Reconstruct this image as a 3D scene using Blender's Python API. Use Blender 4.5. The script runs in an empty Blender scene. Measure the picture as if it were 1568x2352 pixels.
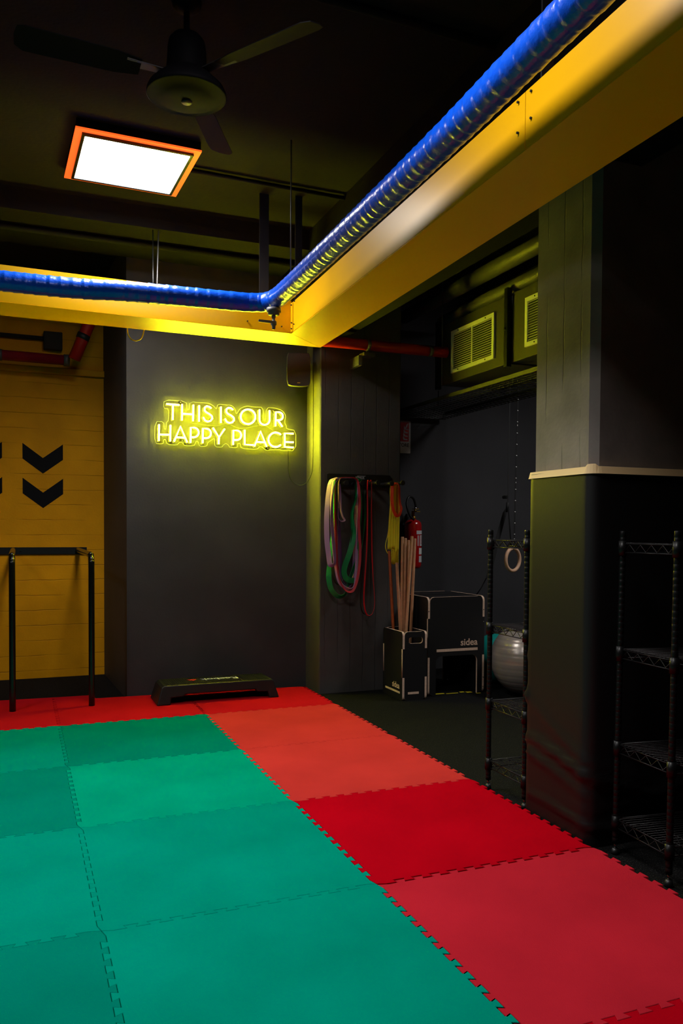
import bpy, bmesh, math, random
from mathutils import Vector, Matrix
random.seed(7)
S = bpy.context.scene
COL = S.collection
R = math.radians

# ---------------------------------------------------------------- camera, world, exposure
cam_d = bpy.data.cameras.new('camera'); cam = bpy.data.objects.new('camera', cam_d); COL.objects.link(cam)
cam_d.sensor_fit = 'HORIZONTAL'; cam_d.sensor_width = 24.0
cam_d.lens = 1863.83 / 1568 * 24.0
cam_d.shift_y = (1267.73 - 1176) / 1568
cam_d.clip_start = 0.05
yaw, pitch, roll = R(21.715), R(-1.6), R(0.322)
fw = Vector((math.sin(yaw)*math.cos(pitch), math.cos(yaw)*math.cos(pitch), math.sin(pitch)))
rt = Vector((math.cos(yaw), -math.sin(yaw), 0)); up = rt.cross(fw)
r2 = rt*math.cos(roll) + up*math.sin(roll); u2 = -rt*math.sin(roll) + up*math.cos(roll)
cam.matrix_world = Matrix(((r2.x, u2.x, -fw.x, 0), (r2.y, u2.y, -fw.y, 0), (r2.z, u2.z, -fw.z, 1.3682), (0, 0, 0, 1)))
S.camera = cam
W = bpy.data.worlds.new('world'); S.world = W; W.use_nodes = True
W.node_tree.nodes['Background'].inputs[0].default_value = (0.5, 0.5, 0.55, 1)
W.node_tree.nodes['Background'].inputs[1].default_value = 0.004
S.view_settings.view_transform = 'Standard'; S.view_settings.look = 'None'
S.view_settings.gamma = 1.0; S.view_settings.use_curve_mapping = False
S.view_settings.exposure = 0.0
S.cycles.use_light_tree = False; S.cycles.max_bounces = 5; S.cycles.diffuse_bounces = 3; S.cycles.glossy_bounces = 3; S.cycles.transmission_bounces = 2; S.cycles.transparent_max_bounces = 6
S.cycles.caustics_reflective = False; S.cycles.caustics_refractive = False
PANEL_GLOW = 13.0       # radiance of a white ceiling panel's diffuser
PANEL_POWER = 44.0     # watts of the lamp in a ceiling panel
PANEL_SPREAD = 140.0
NEON_WATT = 220.0       # radiance of the yellow LED tube

# ---------------------------------------------------------------- materials
def lin(c):
    return tuple(((v/255)/12.92 if v/255 <= .04045 else ((v/255+.055)/1.055)**2.4) for v in c)
def M(name, rgb, rough=.6, metal=0.0, spec=.5, noise=None, bump=None, coat=0.0, sheen=0.0, linear=False):
    """procedural material; noise=(scale, darker, lighter), bump=(scale, strength)"""
    m = bpy.data.materials.new(name); m.use_nodes = True
    nt = m.node_tree; b = nt.nodes['Principled BSDF']
    c = rgb if linear else lin(rgb)
    b.inputs['Base Color'].default_value = (*c, 1); b.inputs['Roughness'].default_value = rough
    b.inputs['Metallic'].default_value = metal; b.inputs['Specular IOR Level'].default_value = spec
    b.inputs['Coat Weight'].default_value = coat; b.inputs['Coat Roughness'].default_value = .08
    b.inputs['Sheen Weight'].default_value = sheen
    tc = nt.nodes.new('ShaderNodeTexCoord')
    if noise:
        n = nt.nodes.new('ShaderNodeTexNoise'); n.inputs['Scale'].default_value = noise[0]; n.inputs['Detail'].default_value = 6
        nt.links.new(tc.outputs['Object'], n.inputs['Vector'])
        r = nt.nodes.new('ShaderNodeValToRGB'); r.color_ramp.elements[0].position = .3; r.color_ramp.elements[1].position = .7
        r.color_ramp.elements[0].color = (*[v*noise[1] for v in c], 1); r.color_ramp.elements[1].color = (*[min(1, v*noise[2]) for v in c], 1)
        nt.links.new(n.outputs['Fac'], r.inputs[0]); nt.links.new(r.outputs[0], b.inputs['Base Color'])
    if bump:
        n2 = nt.nodes.new('ShaderNodeTexNoise'); n2.inputs['Scale'].default_value = bump[0]; n2.inputs['Detail'].default_value = 5
        nt.links.new(tc.outputs['Object'], n2.inputs['Vector'])
        bp = nt.nodes.new('ShaderNodeBump'); bp.inputs['Strength'].default_value = bump[1]; bp.inputs['Distance'].default_value = .01
        nt.links.new(n2.outputs['Fac'], bp.inputs['Height']); nt.links.new(bp.outputs[0], b.inputs['Normal'])
    return m
def EM(name, col, strength):
    m = bpy.data.materials.new(name); m.use_nodes = True; nt = m.node_tree
    b = nt.nodes['Principled BSDF']; b.inputs['Base Color'].default_value = (.02, .02, .02, 1)
    b.inputs['Emission Color'].default_value = (*col, 1); b.inputs['Emission Strength'].default_value = strength
    return m
def board_concrete(name, rgb, axis, spacing, rough=.7, line=.35, noise=(.8, 1.15), spec=.3):
    """painted board-marked concrete: plank joints as irregular grooves running across `axis`"""
    m = bpy.data.materials.new(name); m.use_nodes = True; nt = m.node_tree; b = nt.nodes['Principled BSDF']
    L = nt.links.new; N = nt.nodes.new
    tc = N('ShaderNodeTexCoord'); sep = N('ShaderNodeSeparateXYZ'); L(tc.outputs['Object'], sep.inputs[0])
    wob = N('ShaderNodeTexNoise'); wob.inputs['Scale'].default_value = 6; wob.inputs['Detail'].default_value = 8; L(tc.outputs['Object'], wob.inputs['Vector'])
    def math_(op, a, bb=None):
        n = N('ShaderNodeMath'); n.operation = op
        for i, v in enumerate((a, bb)):
            if v is None: continue
            if isinstance(v, (int, float)): n.inputs[i].default_value = v
            else: L(v, n.inputs[i])
        return n.outputs[0]
    wv = math_('MULTIPLY', math_('SUBTRACT', wob.outputs['Fac'], .5), .022)
    p = math_('ADD', sep.outputs['XYZ'.index(axis)], wv)
    fr = math_('FRACT', math_('DIVIDE', p, spacing))
    d = math_('ABSOLUTE', math_('SUBTRACT', fr, .5))            # 0 at the joint
    g = N('ShaderNodeMapRange'); g.inputs['From Min'].default_value = .0; g.inputs['From Max'].default_value = .035; L(d, g.inputs['Value'])
    br = N('ShaderNodeTexNoise'); br.inputs['Scale'].default_value = 2.3; br.inputs['Detail'].default_value = 3; L(tc.outputs['Object'], br.inputs['Vector'])
    brk = N('ShaderNodeMapRange'); brk.inputs['From Min'].default_value = .40; brk.inputs['From Max'].default_value = .58; L(br.outputs['Fac'], brk.inputs['Value'])
    joint = math_('MAXIMUM', g.outputs[0], brk.outputs[0])     # joints fade in and out
    pl = N('ShaderNodeTexNoise'); pl.inputs['Scale'].default_value = 3.5; pl.inputs['Detail'].default_value = 7; L(tc.outputs['Object'], pl.inputs['Vector'])
    c = lin(rgb)
    ra = N('ShaderNodeValToRGB'); ra.color_ramp.elements[0].position = .3; ra.color_ramp.elements[1].position = .7
    ra.color_ramp.elements[0].color = (*[v*noise[0] for v in c], 1); ra.color_ramp.elements[1].color = (*[v*noise[1] for v in c], 1)
    L(pl.outputs['Fac'], ra.inputs[0])
    mx = N('ShaderNodeMix'); mx.data_type = 'RGBA'; mx.blend_type = 'MIX'
    mx.inputs['A'].default_value = (*[v*line for v in c], 1)
    L(joint, mx.inputs['Factor']); L(ra.outputs[0], mx.inputs['B']); L(mx.outputs['Result'], b.inputs['Base Color'])
    fine = N('ShaderNodeTexNoise'); fine.inputs['Scale'].default_value = 55; fine.inputs['Detail'].default_value = 6; L(tc.outputs['Object'], fine.inputs['Vector'])
    h = math_('ADD', math_('MULTIPLY', fine.outputs['Fac'], .35), joint)
    bp = N('ShaderNodeBump'); bp.inputs['Strength'].default_value = .55; bp.inputs['Distance'].default_value = .006; L(h, bp.inputs['Height']); L(bp.outputs[0], b.inputs['Normal'])
    b.inputs['Roughness'].default_value = rough; b.inputs['Specular IOR Level'].default_value = spec
    return m

K = {}
K['ceil'] = M('black_painted_ceiling', (20, 20, 19), .85, spec=.1, noise=(1.5, .8, 1.2), bump=(40, .2))
K['sign_wall'] = M('black_painted_plaster', (58, 57, 59), .62, spec=.25, noise=(2.5, .85, 1.15), bump=(60, .12))
K['dark_wall'] = M('black_rough_plaster', (36, 34, 33), .8, spec=.3, noise=(3, .75, 1.2), bump=(30, .3))
K['back_wall'] = M('charcoal_wall', (62, 62, 65), .75, spec=.3, noise=(1.6, .85, 1.12), bump=(40, .15))
K['pier'] = board_concrete('black_board_concrete', (68, 66, 64), 'X', .115, .7, .6)
K['yellow_wall'] = board_concrete('yellow_board_concrete', (205, 140, 4), 'Z', .137, .65, .62, (.86, 1.1), .12)
K['column'] = board_concrete('grey_black_board_concrete', (132, 122, 117), 'Y', .125, .72, .16, (.72, 1.2), .25)
K['rubber'] = M('black_rubber_crumb_floor', (20, 20, 20), .9, spec=.1, bump=(120, .4))
nt = K['rubber'].node_tree
_n = nt.nodes.new('ShaderNodeTexNoise'); _n.inputs['Scale'].default_value = 190; _n.inputs['Detail'].default_value = 2
_r = nt.nodes.new('ShaderNodeValToRGB'); _r.color_ramp.elements[0].position = .6; _r.color_ramp.elements[0].color = (.0035, .0035, .0035, 1)
_r.color_ramp.elements[1].position = .72; _r.color_ramp.elements[1].color = (.06, .06, .056, 1)
_t = nt.nodes.new('ShaderNodeTexCoord'); nt.links.new(_t.outputs['Object'], _n.inputs['Vector']); nt.links.new(_n.outputs['Fac'], _r.inputs[0])
nt.links.new(_r.outputs[0], nt.nodes['Principled BSDF'].inputs['Base Color'])
K['yel_metal'] = M('yellow_lacquered_sheet', (240, 177, 0), .33, spec=.4, coat=.0, noise=(1.2, .95, 1.03))
K['blue_tape'] = M('blue_wrapping_tape', (8, 82, 215), .28, spec=.55, coat=.3, bump=(35, .35))
K['black_plastic'] = M('black_plastic', (22, 22, 22), .42, spec=.5)
K['black_gloss'] = M('black_gloss_paint', (12, 12, 13), .25, spec=.5)
K['black_metal'] = M('black_powder_coated_metal', (24, 24, 25), .35, metal=.3, spec=.5)
K['black_epoxy'] = M('black_epoxy_wire', (14, 14, 15), .38, metal=.0, spec=.25)
K['fan'] = M('dark_fan_enamel', (14, 14, 17), .65, spec=.06)
K['dark_steel'] = M('dark_steel', (40, 40, 42), .5, metal=.3)
K['zinc'] = M('zinc_rod', (80, 80, 80), .5, metal=.3)
K['grey_cast'] = M('grey_cast_fitting', (92, 90, 92), .55, metal=.2)
K['red_pipe'] = M('red_painted_pipe', (178, 24, 16), .45, noise=(4, .8, 1.1))
K['dark_pipe'] = M('black_painted_pipe', (82, 80, 74), .5, noise=(9, .8, 1.15), bump=(50, .2))
K['duct'] = M('dark_sheet_metal', (62, 60, 54), .55, spec=.4)
K['white_metal'] = M('white_lacquered_aluminium', (225, 225, 220), .4)
K['ply'] = M('pale_plywood_edge', (222, 190, 165), .7, noise=(60, .85, 1.08))
K['black_ply'] = M('black_laminated_plywood', (26, 26, 27), .5, spec=.4, bump=(200, .06))
K['vinyl'] = M('black_vinyl_padding', (18, 17, 18), .5, spec=.35, bump=(140, .04))
K['tape'] = M('cream_tape', (240, 204, 150), .65)
K['wood'] = M('beech_dowel', (205, 150, 108), .6, noise=(25, .85, 1.1))
K['wood_dark'] = M('orange_brown_dowel', (176, 84, 34), .5, noise=(25, .85, 1.1))
K['ring_wood'] = M('birch_ring', (226, 182, 148), .55, noise=(30, .9, 1.06))
K['white_print'] = M('white_print', (225, 225, 222), .6)
K['red_print'] = M('red_print', (205, 45, 40), .6)
K['sign_red'] = M('sign_red_print', (190, 20, 28), .5)
K['sign_white'] = M('sign_white_plastic', (205, 205, 208), .5)
K['black_print'] = M('black_print', (18, 18, 18), .6)
K['ext_red'] = M('fire_red_gloss', (176, 14, 18), .22, coat=.5)
K['brass'] = M('brass', (200, 160, 70), .35, metal=.9)
K['chrome'] = M('chrome', (215, 215, 215), .15, metal=1)
K['silver_ball'] = M('silver_rubber_ball', (178, 168, 160), .25, spec=.6, metal=.35, bump=(150, .05))
K['teal_ball'] = M('teal_rubber_ball', (0, 148, 140), .45)
K['strap'] = M('black_webbing', (20, 20, 21), .75)
K['acrylic_rim'] = M('frosted_acrylic_rim', (120, 120, 110), .5)
K['hazard_yellow'] = M('yellow_floor_tape', (225, 205, 20), .6)
K['panel_white'] = EM('lit_white_diffuser', (1, .975, .96), PANEL_GLOW)
K['led_orange'] = EM('lit_orange_led_strip', (1, .10, .012), 1.4)
K['tube_back'] = M('opaque_tube_backing', (225, 215, 150), .6)
K['neon'] = EM('lit_yellow_led_tube', (.98, 1, .013), NEON_WATT)
m = bpy.data.materials.new('clear_acrylic'); m.use_nodes = True; nt = m.node_tree; nt.nodes.remove(nt.nodes['Principled BSDF'])
_a = nt.nodes.new('ShaderNodeBsdfTransparent'); _a.inputs[0].default_value = (.96, .96, .93, 1)
_g = nt.nodes.new('ShaderNodeBsdfGlossy'); _g.inputs['Roughness'].default_value = .12
_x = nt.nodes.new('ShaderNodeMixShader'); _x.inputs[0].default_value = .05
nt.links.new(_a.outputs[0], _x.inputs[1]); nt.links.new(_g.outputs[0], _x.inputs[2]); nt.links.new(_x.outputs[0], nt.nodes['Material Output'].inputs[0])
K['acrylic'] = m

# ---------------------------------------------------------------- mesh helpers
class MB:
    """collects shapes (in the coordinates of the thing) and links them as one mesh object"""
    def __init__(s): s.v = []; s.f = []; s.mi = []; s.cur = 0; s.sm = []
    def add(s, vs, fs, smooth=False):
        o = len(s.v); s.v += [tuple(p) for p in vs]
        for f in fs: s.f.append([i+o for i in f]); s.mi.append(s.cur); s.sm.append(smooth)
        return s
    def box(s, lo, hi):
        x0, y0, z0 = lo; x1, y1, z1 = hi
        return s.add([(x0,y0,z0),(x1,y0,z0),(x1,y1,z0),(x0,y1,z0),(x0,y0,z1),(x1,y0,z1),(x1,y1,z1),(x0,y1,z1)],
                     [(3,2,1,0),(4,5,6,7),(0,1,5,4),(1,2,6,5),(2,3,7,6),(3,0,4,7)])
    def prism(s, poly, a, b, axis='Z', side_mat=None):
        """polygon extruded from a to b along axis (poly holds the two other coordinates, cyclic order)"""
        def P(p, t):
            if axis == 'Z': return (p[0], p[1], t)
            if axis == 'Y': return (p[0], t, p[1])
            return (t, p[0], p[1])
        n = len(poly)
        ar = sum(poly[i][0]*poly[(i+1)%n][1]-poly[(i+1)%n][0]*poly[i][1] for i in range(n))
        if (ar < 0) != (axis == 'Y'): poly = poly[::-1]
        vs = [P(p, a) for p in poly] + [P(p, b) for p in poly]
        s.add(vs, [list(range(n))[::-1], list(range(n, 2*n))])
        c = s.cur
        if side_mat is not None: s.cur = side_mat
        o = len(s.v) - 2*n
        for i in range(n):
            j = (i+1) % n; s.f.append([o+i, o+j, o+n+j, o+n+i]); s.mi.append(s.cur); s.sm.append(False)
        s.cur = c
        return s
    def tube(s, pts, r, n=8, closed=False, caps=True, radii=None, smooth=True):
        pts = [Vector(p) for p in pts]; m = len(pts); prev = None; rings = []
        for i, p in enumerate(pts):
            if closed: t = (pts[(i+1) % m]-pts[i-1])
            else: t = (pts[min(i+1, m-1)]-pts[max(i-1, 0)])
            t = t.normalized() if t.length > 1e-9 else Vector((0, 0, 1))
            if prev is None: a = t.orthogonal().normalized()
            else:
                a = prev - t*prev.dot(t); a = a.normalized() if a.length > 1e-6 else t.orthogonal().normalized()
            prev = a; b = t.cross(a); rr = radii[i] if radii else r
            rings.append([p + a*rr*math.cos(2*math.pi*k/n) + b*rr*math.sin(2*math.pi*k/n) for k in range(n)])
        vs = [q for g in rings for q in g]; fs = []
        for i in range(m if closed else m-1):
            j = (i+1) % m
            for k in range(n): fs.append((i*n+k, i*n+(k+1) % n, j*n+(k+1) % n, j*n+k))
        s.add(vs, fs, smooth)
        if caps and not closed:
            o = len(s.v)-len(vs)
            s.f.append([o+k for k in range(n)][::-1]); s.f.append([o+(m-1)*n+k for k in range(n)]); s.mi += [s.cur]*2; s.sm += [False]*2
        return s
    def cyl(s, a, b, r, n=16, r1=None):
        return s.tube([a, b], r, n, radii=[r, r1 if r1 is not None else r])
    def lathe(s, prof, c=(0,0,0), n=28, smooth=True):
        """profile of (radius, z), turned round the vertical through c"""
        vs = []; fs = []
        for (r, z) in prof:
            for k in range(n): vs.append((c[0]+r*math.cos(2*math.pi*k/n), c[1]+r*math.sin(2*math.pi*k/n), c[2]+z))
        for i in range(len(prof)-1):
            for k in range(n): fs.append((i*n+k, i*n+(k+1) % n, (i+1)*n+(k+1) % n, (i+1)*n+k))
        return s.add(vs, fs, smooth)
    def ribbon(s, pts, wdirs, w, t, closed=True):
        pts = [Vector(p) for p in pts]; m = len(pts); vs = []; fs = []
        for i, p in enumerate(pts):
            tg = (pts[(i+1) % m]-pts[i-1]) if closed else (pts[min(i+1, m-1)]-pts[max(i-1, 0)])
            tg.normalize(); wd = Vector(wdirs[i]); wd = (wd - tg*wd.dot(tg)).normalized(); nn = tg.cross(wd)
            for (a, b) in ((-1,-1),(1,-1),(1,1),(-1,1)): vs.append(p + wd*(a*w/2) + nn*(b*t/2))
        for i in range(m if closed else m-1):
            j = (i+1) % m
            for k in range(4): fs.append((i*4+k, i*4+(k+1) % 4, j*4+(k+1) % 4, j*4+k))
        s.add(vs, fs, False)
        if not closed: s.f += [[len(s.v)-4*m+k for k in (3,2,1,0)], [len(s.v)-4+k for k in range(4)]]; s.mi += [s.cur]*2; s.sm += [False]*2
        return s
    def build(s, name, mats, parent=None, bevel=0, seg=2, shift=True, kind=None, label=None):
        off = Vector((0, 0, 0))
        if parent is not None and shift:
            p = parent
            while p is not None: off += p.location; p = p.parent
        me = bpy.data.meshes.new(name)
        me.from_pydata([tuple(Vector(p)-off) for p in s.v], [], s.f)
        if not isinstance(mats, (list, tuple)): mats = [mats]
        for mm in mats: me.materials.append(K[mm] if isinstance(mm, str) else mm)
        me.polygons.foreach_set('material_index', s.mi); me.polygons.foreach_set('use_smooth', s.sm)
        me.update()
        bm = bmesh.new(); bm.from_mesh(me); bmesh.ops.recalc_face_normals(bm, faces=bm.faces); bm.to_mesh(me); bm.free()
        o = bpy.data.objects.new(name, me); COL.objects.link(o)
        if parent is not None: o.parent = parent
        if bevel:
            md = o.modifiers.new('bevel', 'BEVEL'); md.width = bevel; md.segments = seg; md.limit_method = 'ANGLE'; md.angle_limit = R(40)
        if kind: o['kind'] = kind
        if label: o['label'] = label
        return o
def tag(o, label, cat, group=None):
    o['label'] = label; o['category'] = cat
    if group: o['group'] = group
    return o
def thing(name, label, cat, loc=(0,0,0), group=None):
    o = bpy.data.objects.new(name, None); COL.objects.link(o); o.location = loc; o.empty_display_size = .05
    return tag(o, label, cat, group)
def copy_tree(o, parent=None):
    c = o.copy(); COL.objects.link(c); c.parent = parent
    for ch in list(o.children): copy_tree(ch, c)
    return c
def part(mb, name, mats, parent, **k): return mb.build(name, mats, parent, **k)
def rrect(x0, y0, x1, y1, r, n=5, corners=(1,1,1,1)):
    out = []
    for (cx, cy, a, on) in ((x1-r, y0+r, -90, corners[1]), (x1-r, y1-r, 0, corners[2]), (x0+r, y1-r, 90, corners[3]), (x0+r, y0+r, 180, corners[0])):
        if on: out += [(cx+r*math.cos(R(a+90*i/n)), cy+r*math.sin(R(a+90*i/n))) for i in range(n+1)]
        else: out.append((cx+r*(1 if a in (-90, 0) else -1), cy+r*(1 if a in (0, 90) else -1)))
    return out
def smooth_closed(pts, k=4):
    n = len(pts); out = []
    for i in range(n):
        p0, p1, p2, p3 = (Vector(pts[(i+d) % n]) for d in (-1, 0, 1, 2))
        for j in range(k):
            t = j/k; out.append(.5*((2*p1)+(p2-p0)*t+(2*p0-5*p1+4*p2-p3)*t*t+(3*p1-p0-3*p2+p3)*t**3))
    return out
def smooth_open(pts, k=6):
    P = [Vector(p) for p in pts]; P = [2*P[0]-P[1]] + P + [2*P[-1]-P[-2]]; out = []
    for i in range(1, len(P)-2):
        p0, p1, p2, p3 = P[i-1:i+3]
        for j in range(k):
            t = j/k; out.append(.5*((2*p1)+(p2-p0)*t+(2*p0-5*p1+4*p2-p3)*t*t+(3*p1-p0-3*p2+p3)*t**3))
    return out + [P[-2]]
def lettering(text, name, mat, parent, origin, xdir, ydir, height, depth=.0012, bold=.0, shear=0, width=None):
    """flat raised lettering: origin = lower left of the text, in world; xdir/ydir = writing directions"""
    cu = bpy.data.curves.new('t', 'FONT'); cu.body = text; cu.size = 1; cu.offset = bold; cu.shear = shear; cu.resolution_u = 3
    ob = bpy.data.objects.new('t', cu); COL.objects.link(ob)
    bpy.context.view_layer.update()
    me = bpy.data.meshes.new_from_object(ob.evaluated_get(bpy.context.evaluated_depsgraph_get()))
    bpy.data.objects.remove(ob)
    xs = [v.co.x for v in me.vertices]; ys = [v.co.y for v in me.vertices]; x0, y0 = min(xs), min(ys)
    sy = height/(max(ys)-y0); sx = sy if width is None else width/(max(xs)-x0)
    xd, yd = Vector(xdir).normalized(), Vector(ydir).normalized(); zd = xd.cross(yd); off = Vector((0,0,0)); p = parent
    while p is not None: off += p.location; p = p.parent
    for v in me.vertices: v.co = Vector(origin) + xd*(v.co.x-x0)*sx + yd*(v.co.y-y0)*sy + zd*depth - off
    me.materials.clear(); me.materials.append(K[mat])
    o = bpy.data.objects.new(name, me); COL.objects.link(o); o.parent = parent
    return o
def structure(mb, name, mats, **k): return mb.build(name, mats, None, kind='structure', **k)

# ---------------------------------------------------------------- the room shell
structure(MB().box((-4, -3, -.1), (6, 8, 0)), 'floor', 'rubber')
structure(MB().box((-4, -3, 3.65), (6, 8, 3.75)), 'ceiling', 'ceil')
structure(MB().box((-4, 5.92, 3.5), (2.08, 6.62, 3.65)), 'ceiling_beam', 'ceil')
structure(MB().box((2.08, -3, 2.955), (2.53, 6.29, 3.65)), 'ceiling_beam', 'ceil')
structure(MB().box((-4.1, -3, 0), (-4, 8, 3.65)), 'wall_left', 'dark_wall')
structure(MB().box((-4, -3.1, 0), (6, -3, 3.65)), 'wall_front', 'dark_wall')
structure(MB().box((6, -3, 0), (6.1, 8, 3.65)), 'wall_right', 'back_wall')
structure(MB().box((-4, 7.84, 0), (.78, 8, 2.755)), 'wall_back_yellow', 'yellow_wall')
structure(MB().box((-4, 7.80, 2.755), (.78, 8, 2.815)), 'trim_1', 'yellow_wall', bevel=.008)
structure(MB().box((-4, 7.86, 2.815), (.78, 8, 3.65)), 'wall_back_upper', 'yellow_wall')
structure(MB().prism([(.80, 6.62), (2.31, 6.62), (2.31, 8), (.742, 8), (.742, 7.84)], 0, 3.65), 'wall_sign', 'sign_wall')
structure(MB().prism([(2.31, 6.30), (2.318, 6.29), (3.035, 6.29), (3.045, 6.30), (3.045, 7.1), (2.31, 7.1)], 0, 3.65), 'wall_pier', 'pier')
structure(MB().box((3.0, 7.05, 0), (4.33, 7.3, 3.65)).box((4.33, 7.07, 0), (6, 7.3, 3.65)), 'wall_back_right', 'back_wall')
CX0, CX1, CY0, CY1 = 2.295, 3.75, 2.845, 3.265
structure(MB().prism([(CX0, CY0+.035), (CX0+.03, CY0), (CX1, CY0), (CX1, CY1), (CX0, CY1)], 0, 3.65), 'wall_column', 'column')

# ---------------------------------------------------------------- puzzle mats
PITCH, TD, TS = .077, .021, .005
def profile(L):
    n = max(1, int(L/PITCH - .4)); m0 = (L - n*PITCH)/2; out = [(0, 0), (m0+PITCH*.5-TS-.02, 0)] if False else [(0, 0)]
    out.append((m0, -TD/2))
    for k in range(n):
        s = m0 + k*PITCH
        out += [(s+.5*PITCH+TS, -TD/2), (s+.5*PITCH-TS, TD/2)]
        if k < n-1: out += [(s+PITCH+TS, TD/2), (s+PITCH-TS, -TD/2)]
    out += [(L-m0, TD/2), (L, 0)]
    return out
def mat_tile(x0, y0, x1, y1, mat, label, far=None, dx=0, dy=0, gap=.0016, group='puzzle mats'):
    Lx, Ly = x1-x0, y1-y0
    poly = [(x0+s, y0+o) for s, o in profile(Lx)][:-1]
    poly += [(x1+o, y0+s) for s, o in profile(Ly)][:-1]
    if far: poly += far
    else:
        poly += [(x0+s, y1+o) for s, o in profile(Lx)][::-1][:-1]
    poly += [(x0+o, y0+s) for s, o in profile(Ly)][::-1][:-1] if not far else [(x0+o, y0+s) for s, o in profile(Ly)][::-1][1:-1]
    cx, cy = (x0+x1)/2, (y0+y1)/2; k = 1-gap
    poly = [(cx+(p[0]-cx)*k+dx, cy+(p[1]-cy)*k+dy) for p in poly]
    mb = MB().prism([(p[0]-cx, p[1]-cy) for p in poly], 0, .03)
    o = mb.build('puzzle_mat', mat, None, bevel=.0014, seg=1); o.location = (cx, cy, .0005)
    return tag(o, label, 'mat', group)
def foam(name, rgb, d=.88, l=1.1): return M(name, rgb, .8, spec=.0, noise=(2.2, d, l), bump=(260, .25))
g1 = foam('green_foam', (0, 138, 120)); g2 = foam('green_foam_darker', (0, 124, 108)); g3 = foam('green_foam_bright', (0, 150, 124))
rA = foam('red_foam_far', (186, 22, 32)); rB = foam('red_foam_pale', (192, 52, 50), .9, 1.12); rC = foam('red_foam_deep', (176, 4, 24)); rD = foam('red_foam_rosy', (184, 34, 50), .88, 1.1)  # rB has a paler base than the other reds
X0, Y0 = .25, 5.762
mat_tile(X0-1, Y0, X0, 6.78, rA, 'red puzzle mat under the wall bar posts at the left edge', far=[(X0, 6.75), (X0-1, 6.80)])
mat_tile(X0, Y0, X0+1, 6.60, rA, 'red puzzle mat under the left half of the aerobic step', far=[(X0+1, 6.575), (.56, 6.60), (.52, 6.74), (X0, 6.75)])
mat_tile(X0+1, Y0, X0+2, 6.56, rA, 'red puzzle mat under the right half of the aerobic step', far=[(2.262, 6.44), (2.235, 6.49), (2.20, 6.505), (X0+1, 6.575)])
mat_tile(X0+1, Y0-1, X0+2, Y0, rB, 'pale red puzzle mat, next one in front of the aerobic step')
mat_tile(X0+1, Y0-2, X0+2, Y0-1, rB, 'pale red puzzle mat just behind the deep red mat')
mat_tile(X0+1, Y0-3, X0+2, Y0-2, rC, 'deep saturated red puzzle mat beside the foot of the padded column', gap=.003)
mat_tile(X0+1, Y0-4, X0+2, Y0-3, rD, 'large rosy red puzzle mat filling the lower right of the photo', dy=-.007)
mat_tile(X0+1, Y0-5, X0+2, Y0-4, rC, 'red puzzle mat cut off by the bottom right corner', dy=-.007)
gn = {(0, 1): (g2, 'green puzzle mat bordered by the red row, in front of the step'), (0, 2): (g3, 'brightest green puzzle mat, second from the red row along the red strip'),
      (0, 3): (g1, 'green puzzle mat beside the deep red mat'), (0, 4): (g1, 'green puzzle mat at the bottom of the photo beside the rosy red mat'),
      (-1, 1): (g1, 'green puzzle mat at the left edge bordering the red row'), (-1, 2): (g2, 'darker green puzzle mat at the left edge, second from the red row'),
      (-1, 3): (g1, 'green puzzle mat at the left edge, third from the red row'), (-1, 4): (g2, 'green puzzle mat in the bottom left corner')}
for (c, r), (mm, lab) in gn.items():
    mat_tile(X0+c, Y0-r, X0+c+1, Y0-r+1, mm, lab)
for c, r, wh in ((0, 5, 'below the bottom edge, beside the red strip'), (-1, 5, 'below the bottom left corner'), (-2, 1, 'beyond the left edge, bordering the red row'), (-2, 2, 'beyond the left edge, second from the red row'), (-2, 3, 'beyond the left edge, third from the red row'), (-2, 4, 'beyond the left edge, fourth from the red row'), (-2, 5, 'beyond the left edge, nearest the camera')):
    mat_tile(X0+c, Y0-r, X0+c+1, Y0-r+1, g1, 'green puzzle mat '+wh, group='green puzzle mats beyond the photo')

# ---------------------------------------------------------------- yellow hanging box frame
ZB, ZT = 2.70, 2.915
IL, IC, IR = (-3.2, 5.11), (1.73, 5.29), (1.595, .3)
OL, OC, OR = (-3.2, 5.47), (2.06, 5.612), (1.945, .3)
def lerp2(a, b, t): return (a[0]+(b[0]-a[0])*t, a[1]+(b[1]-a[1])*t)
fr = thing('suspended_frame', 'bright yellow sheet metal box frame hung below the black ceiling, turning a corner', 'ceiling frame', (1.73, 5.29, 2.70))
def sheet(a, b, n, t=.004):     # vertical sheet from a to b, thickened along n
    return [a, b, (b[0]+n[0]*t, b[1]+n[1]*t), (a[0]+n[0]*t, a[1]+n[1]*t)]
part(MB().prism(sheet(IL, (IC[0], IC[1]), (0, 1)), ZB+.001, ZT), 'side_panel', 'yel_metal', fr)
tj = (IC[1]-2.44)/(IC[1]-IR[1]); J = lerp2(IC, IR, tj); J2 = lerp2(IC, IR, tj+.0006)
part(MB().prism(sheet((IC[0], IC[1]-.002), J, (1, 0)), ZB+.001, ZT-.016), 'side_panel', 'yel_metal', fr)
part(MB().prism(sheet(J2, IR, (1, 0)), ZB+.001, ZT-.016), 'side_panel', 'yel_metal', fr)
part(MB().prism(sheet(OL, OC, (0, -1)), ZB+.005, ZT+.035), 'outer_panel', 'yel_metal', fr)  # unseen outer side, raised to close a light gap above the frame
part(MB().prism(sheet(OC, OR, (-1, 0)), ZB+.005, ZT+.105), 'outer_panel', 'yel_metal', fr)  # unseen, made extra tall to keep lamp light off the column top
part(MB().prism([IL, lerp2(IC, OC, 0), (OC[0]-.002, OC[1]), OL], ZB-.004, ZB), 'bottom_panel', 'yel_metal', fr)
part(MB().prism([(IC[0]+.002, IC[1]-.001), (OC[0], OC[1]-.002), OR, IR], ZB-.004, ZB), 'bottom_panel', 'yel_metal', fr)
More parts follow.
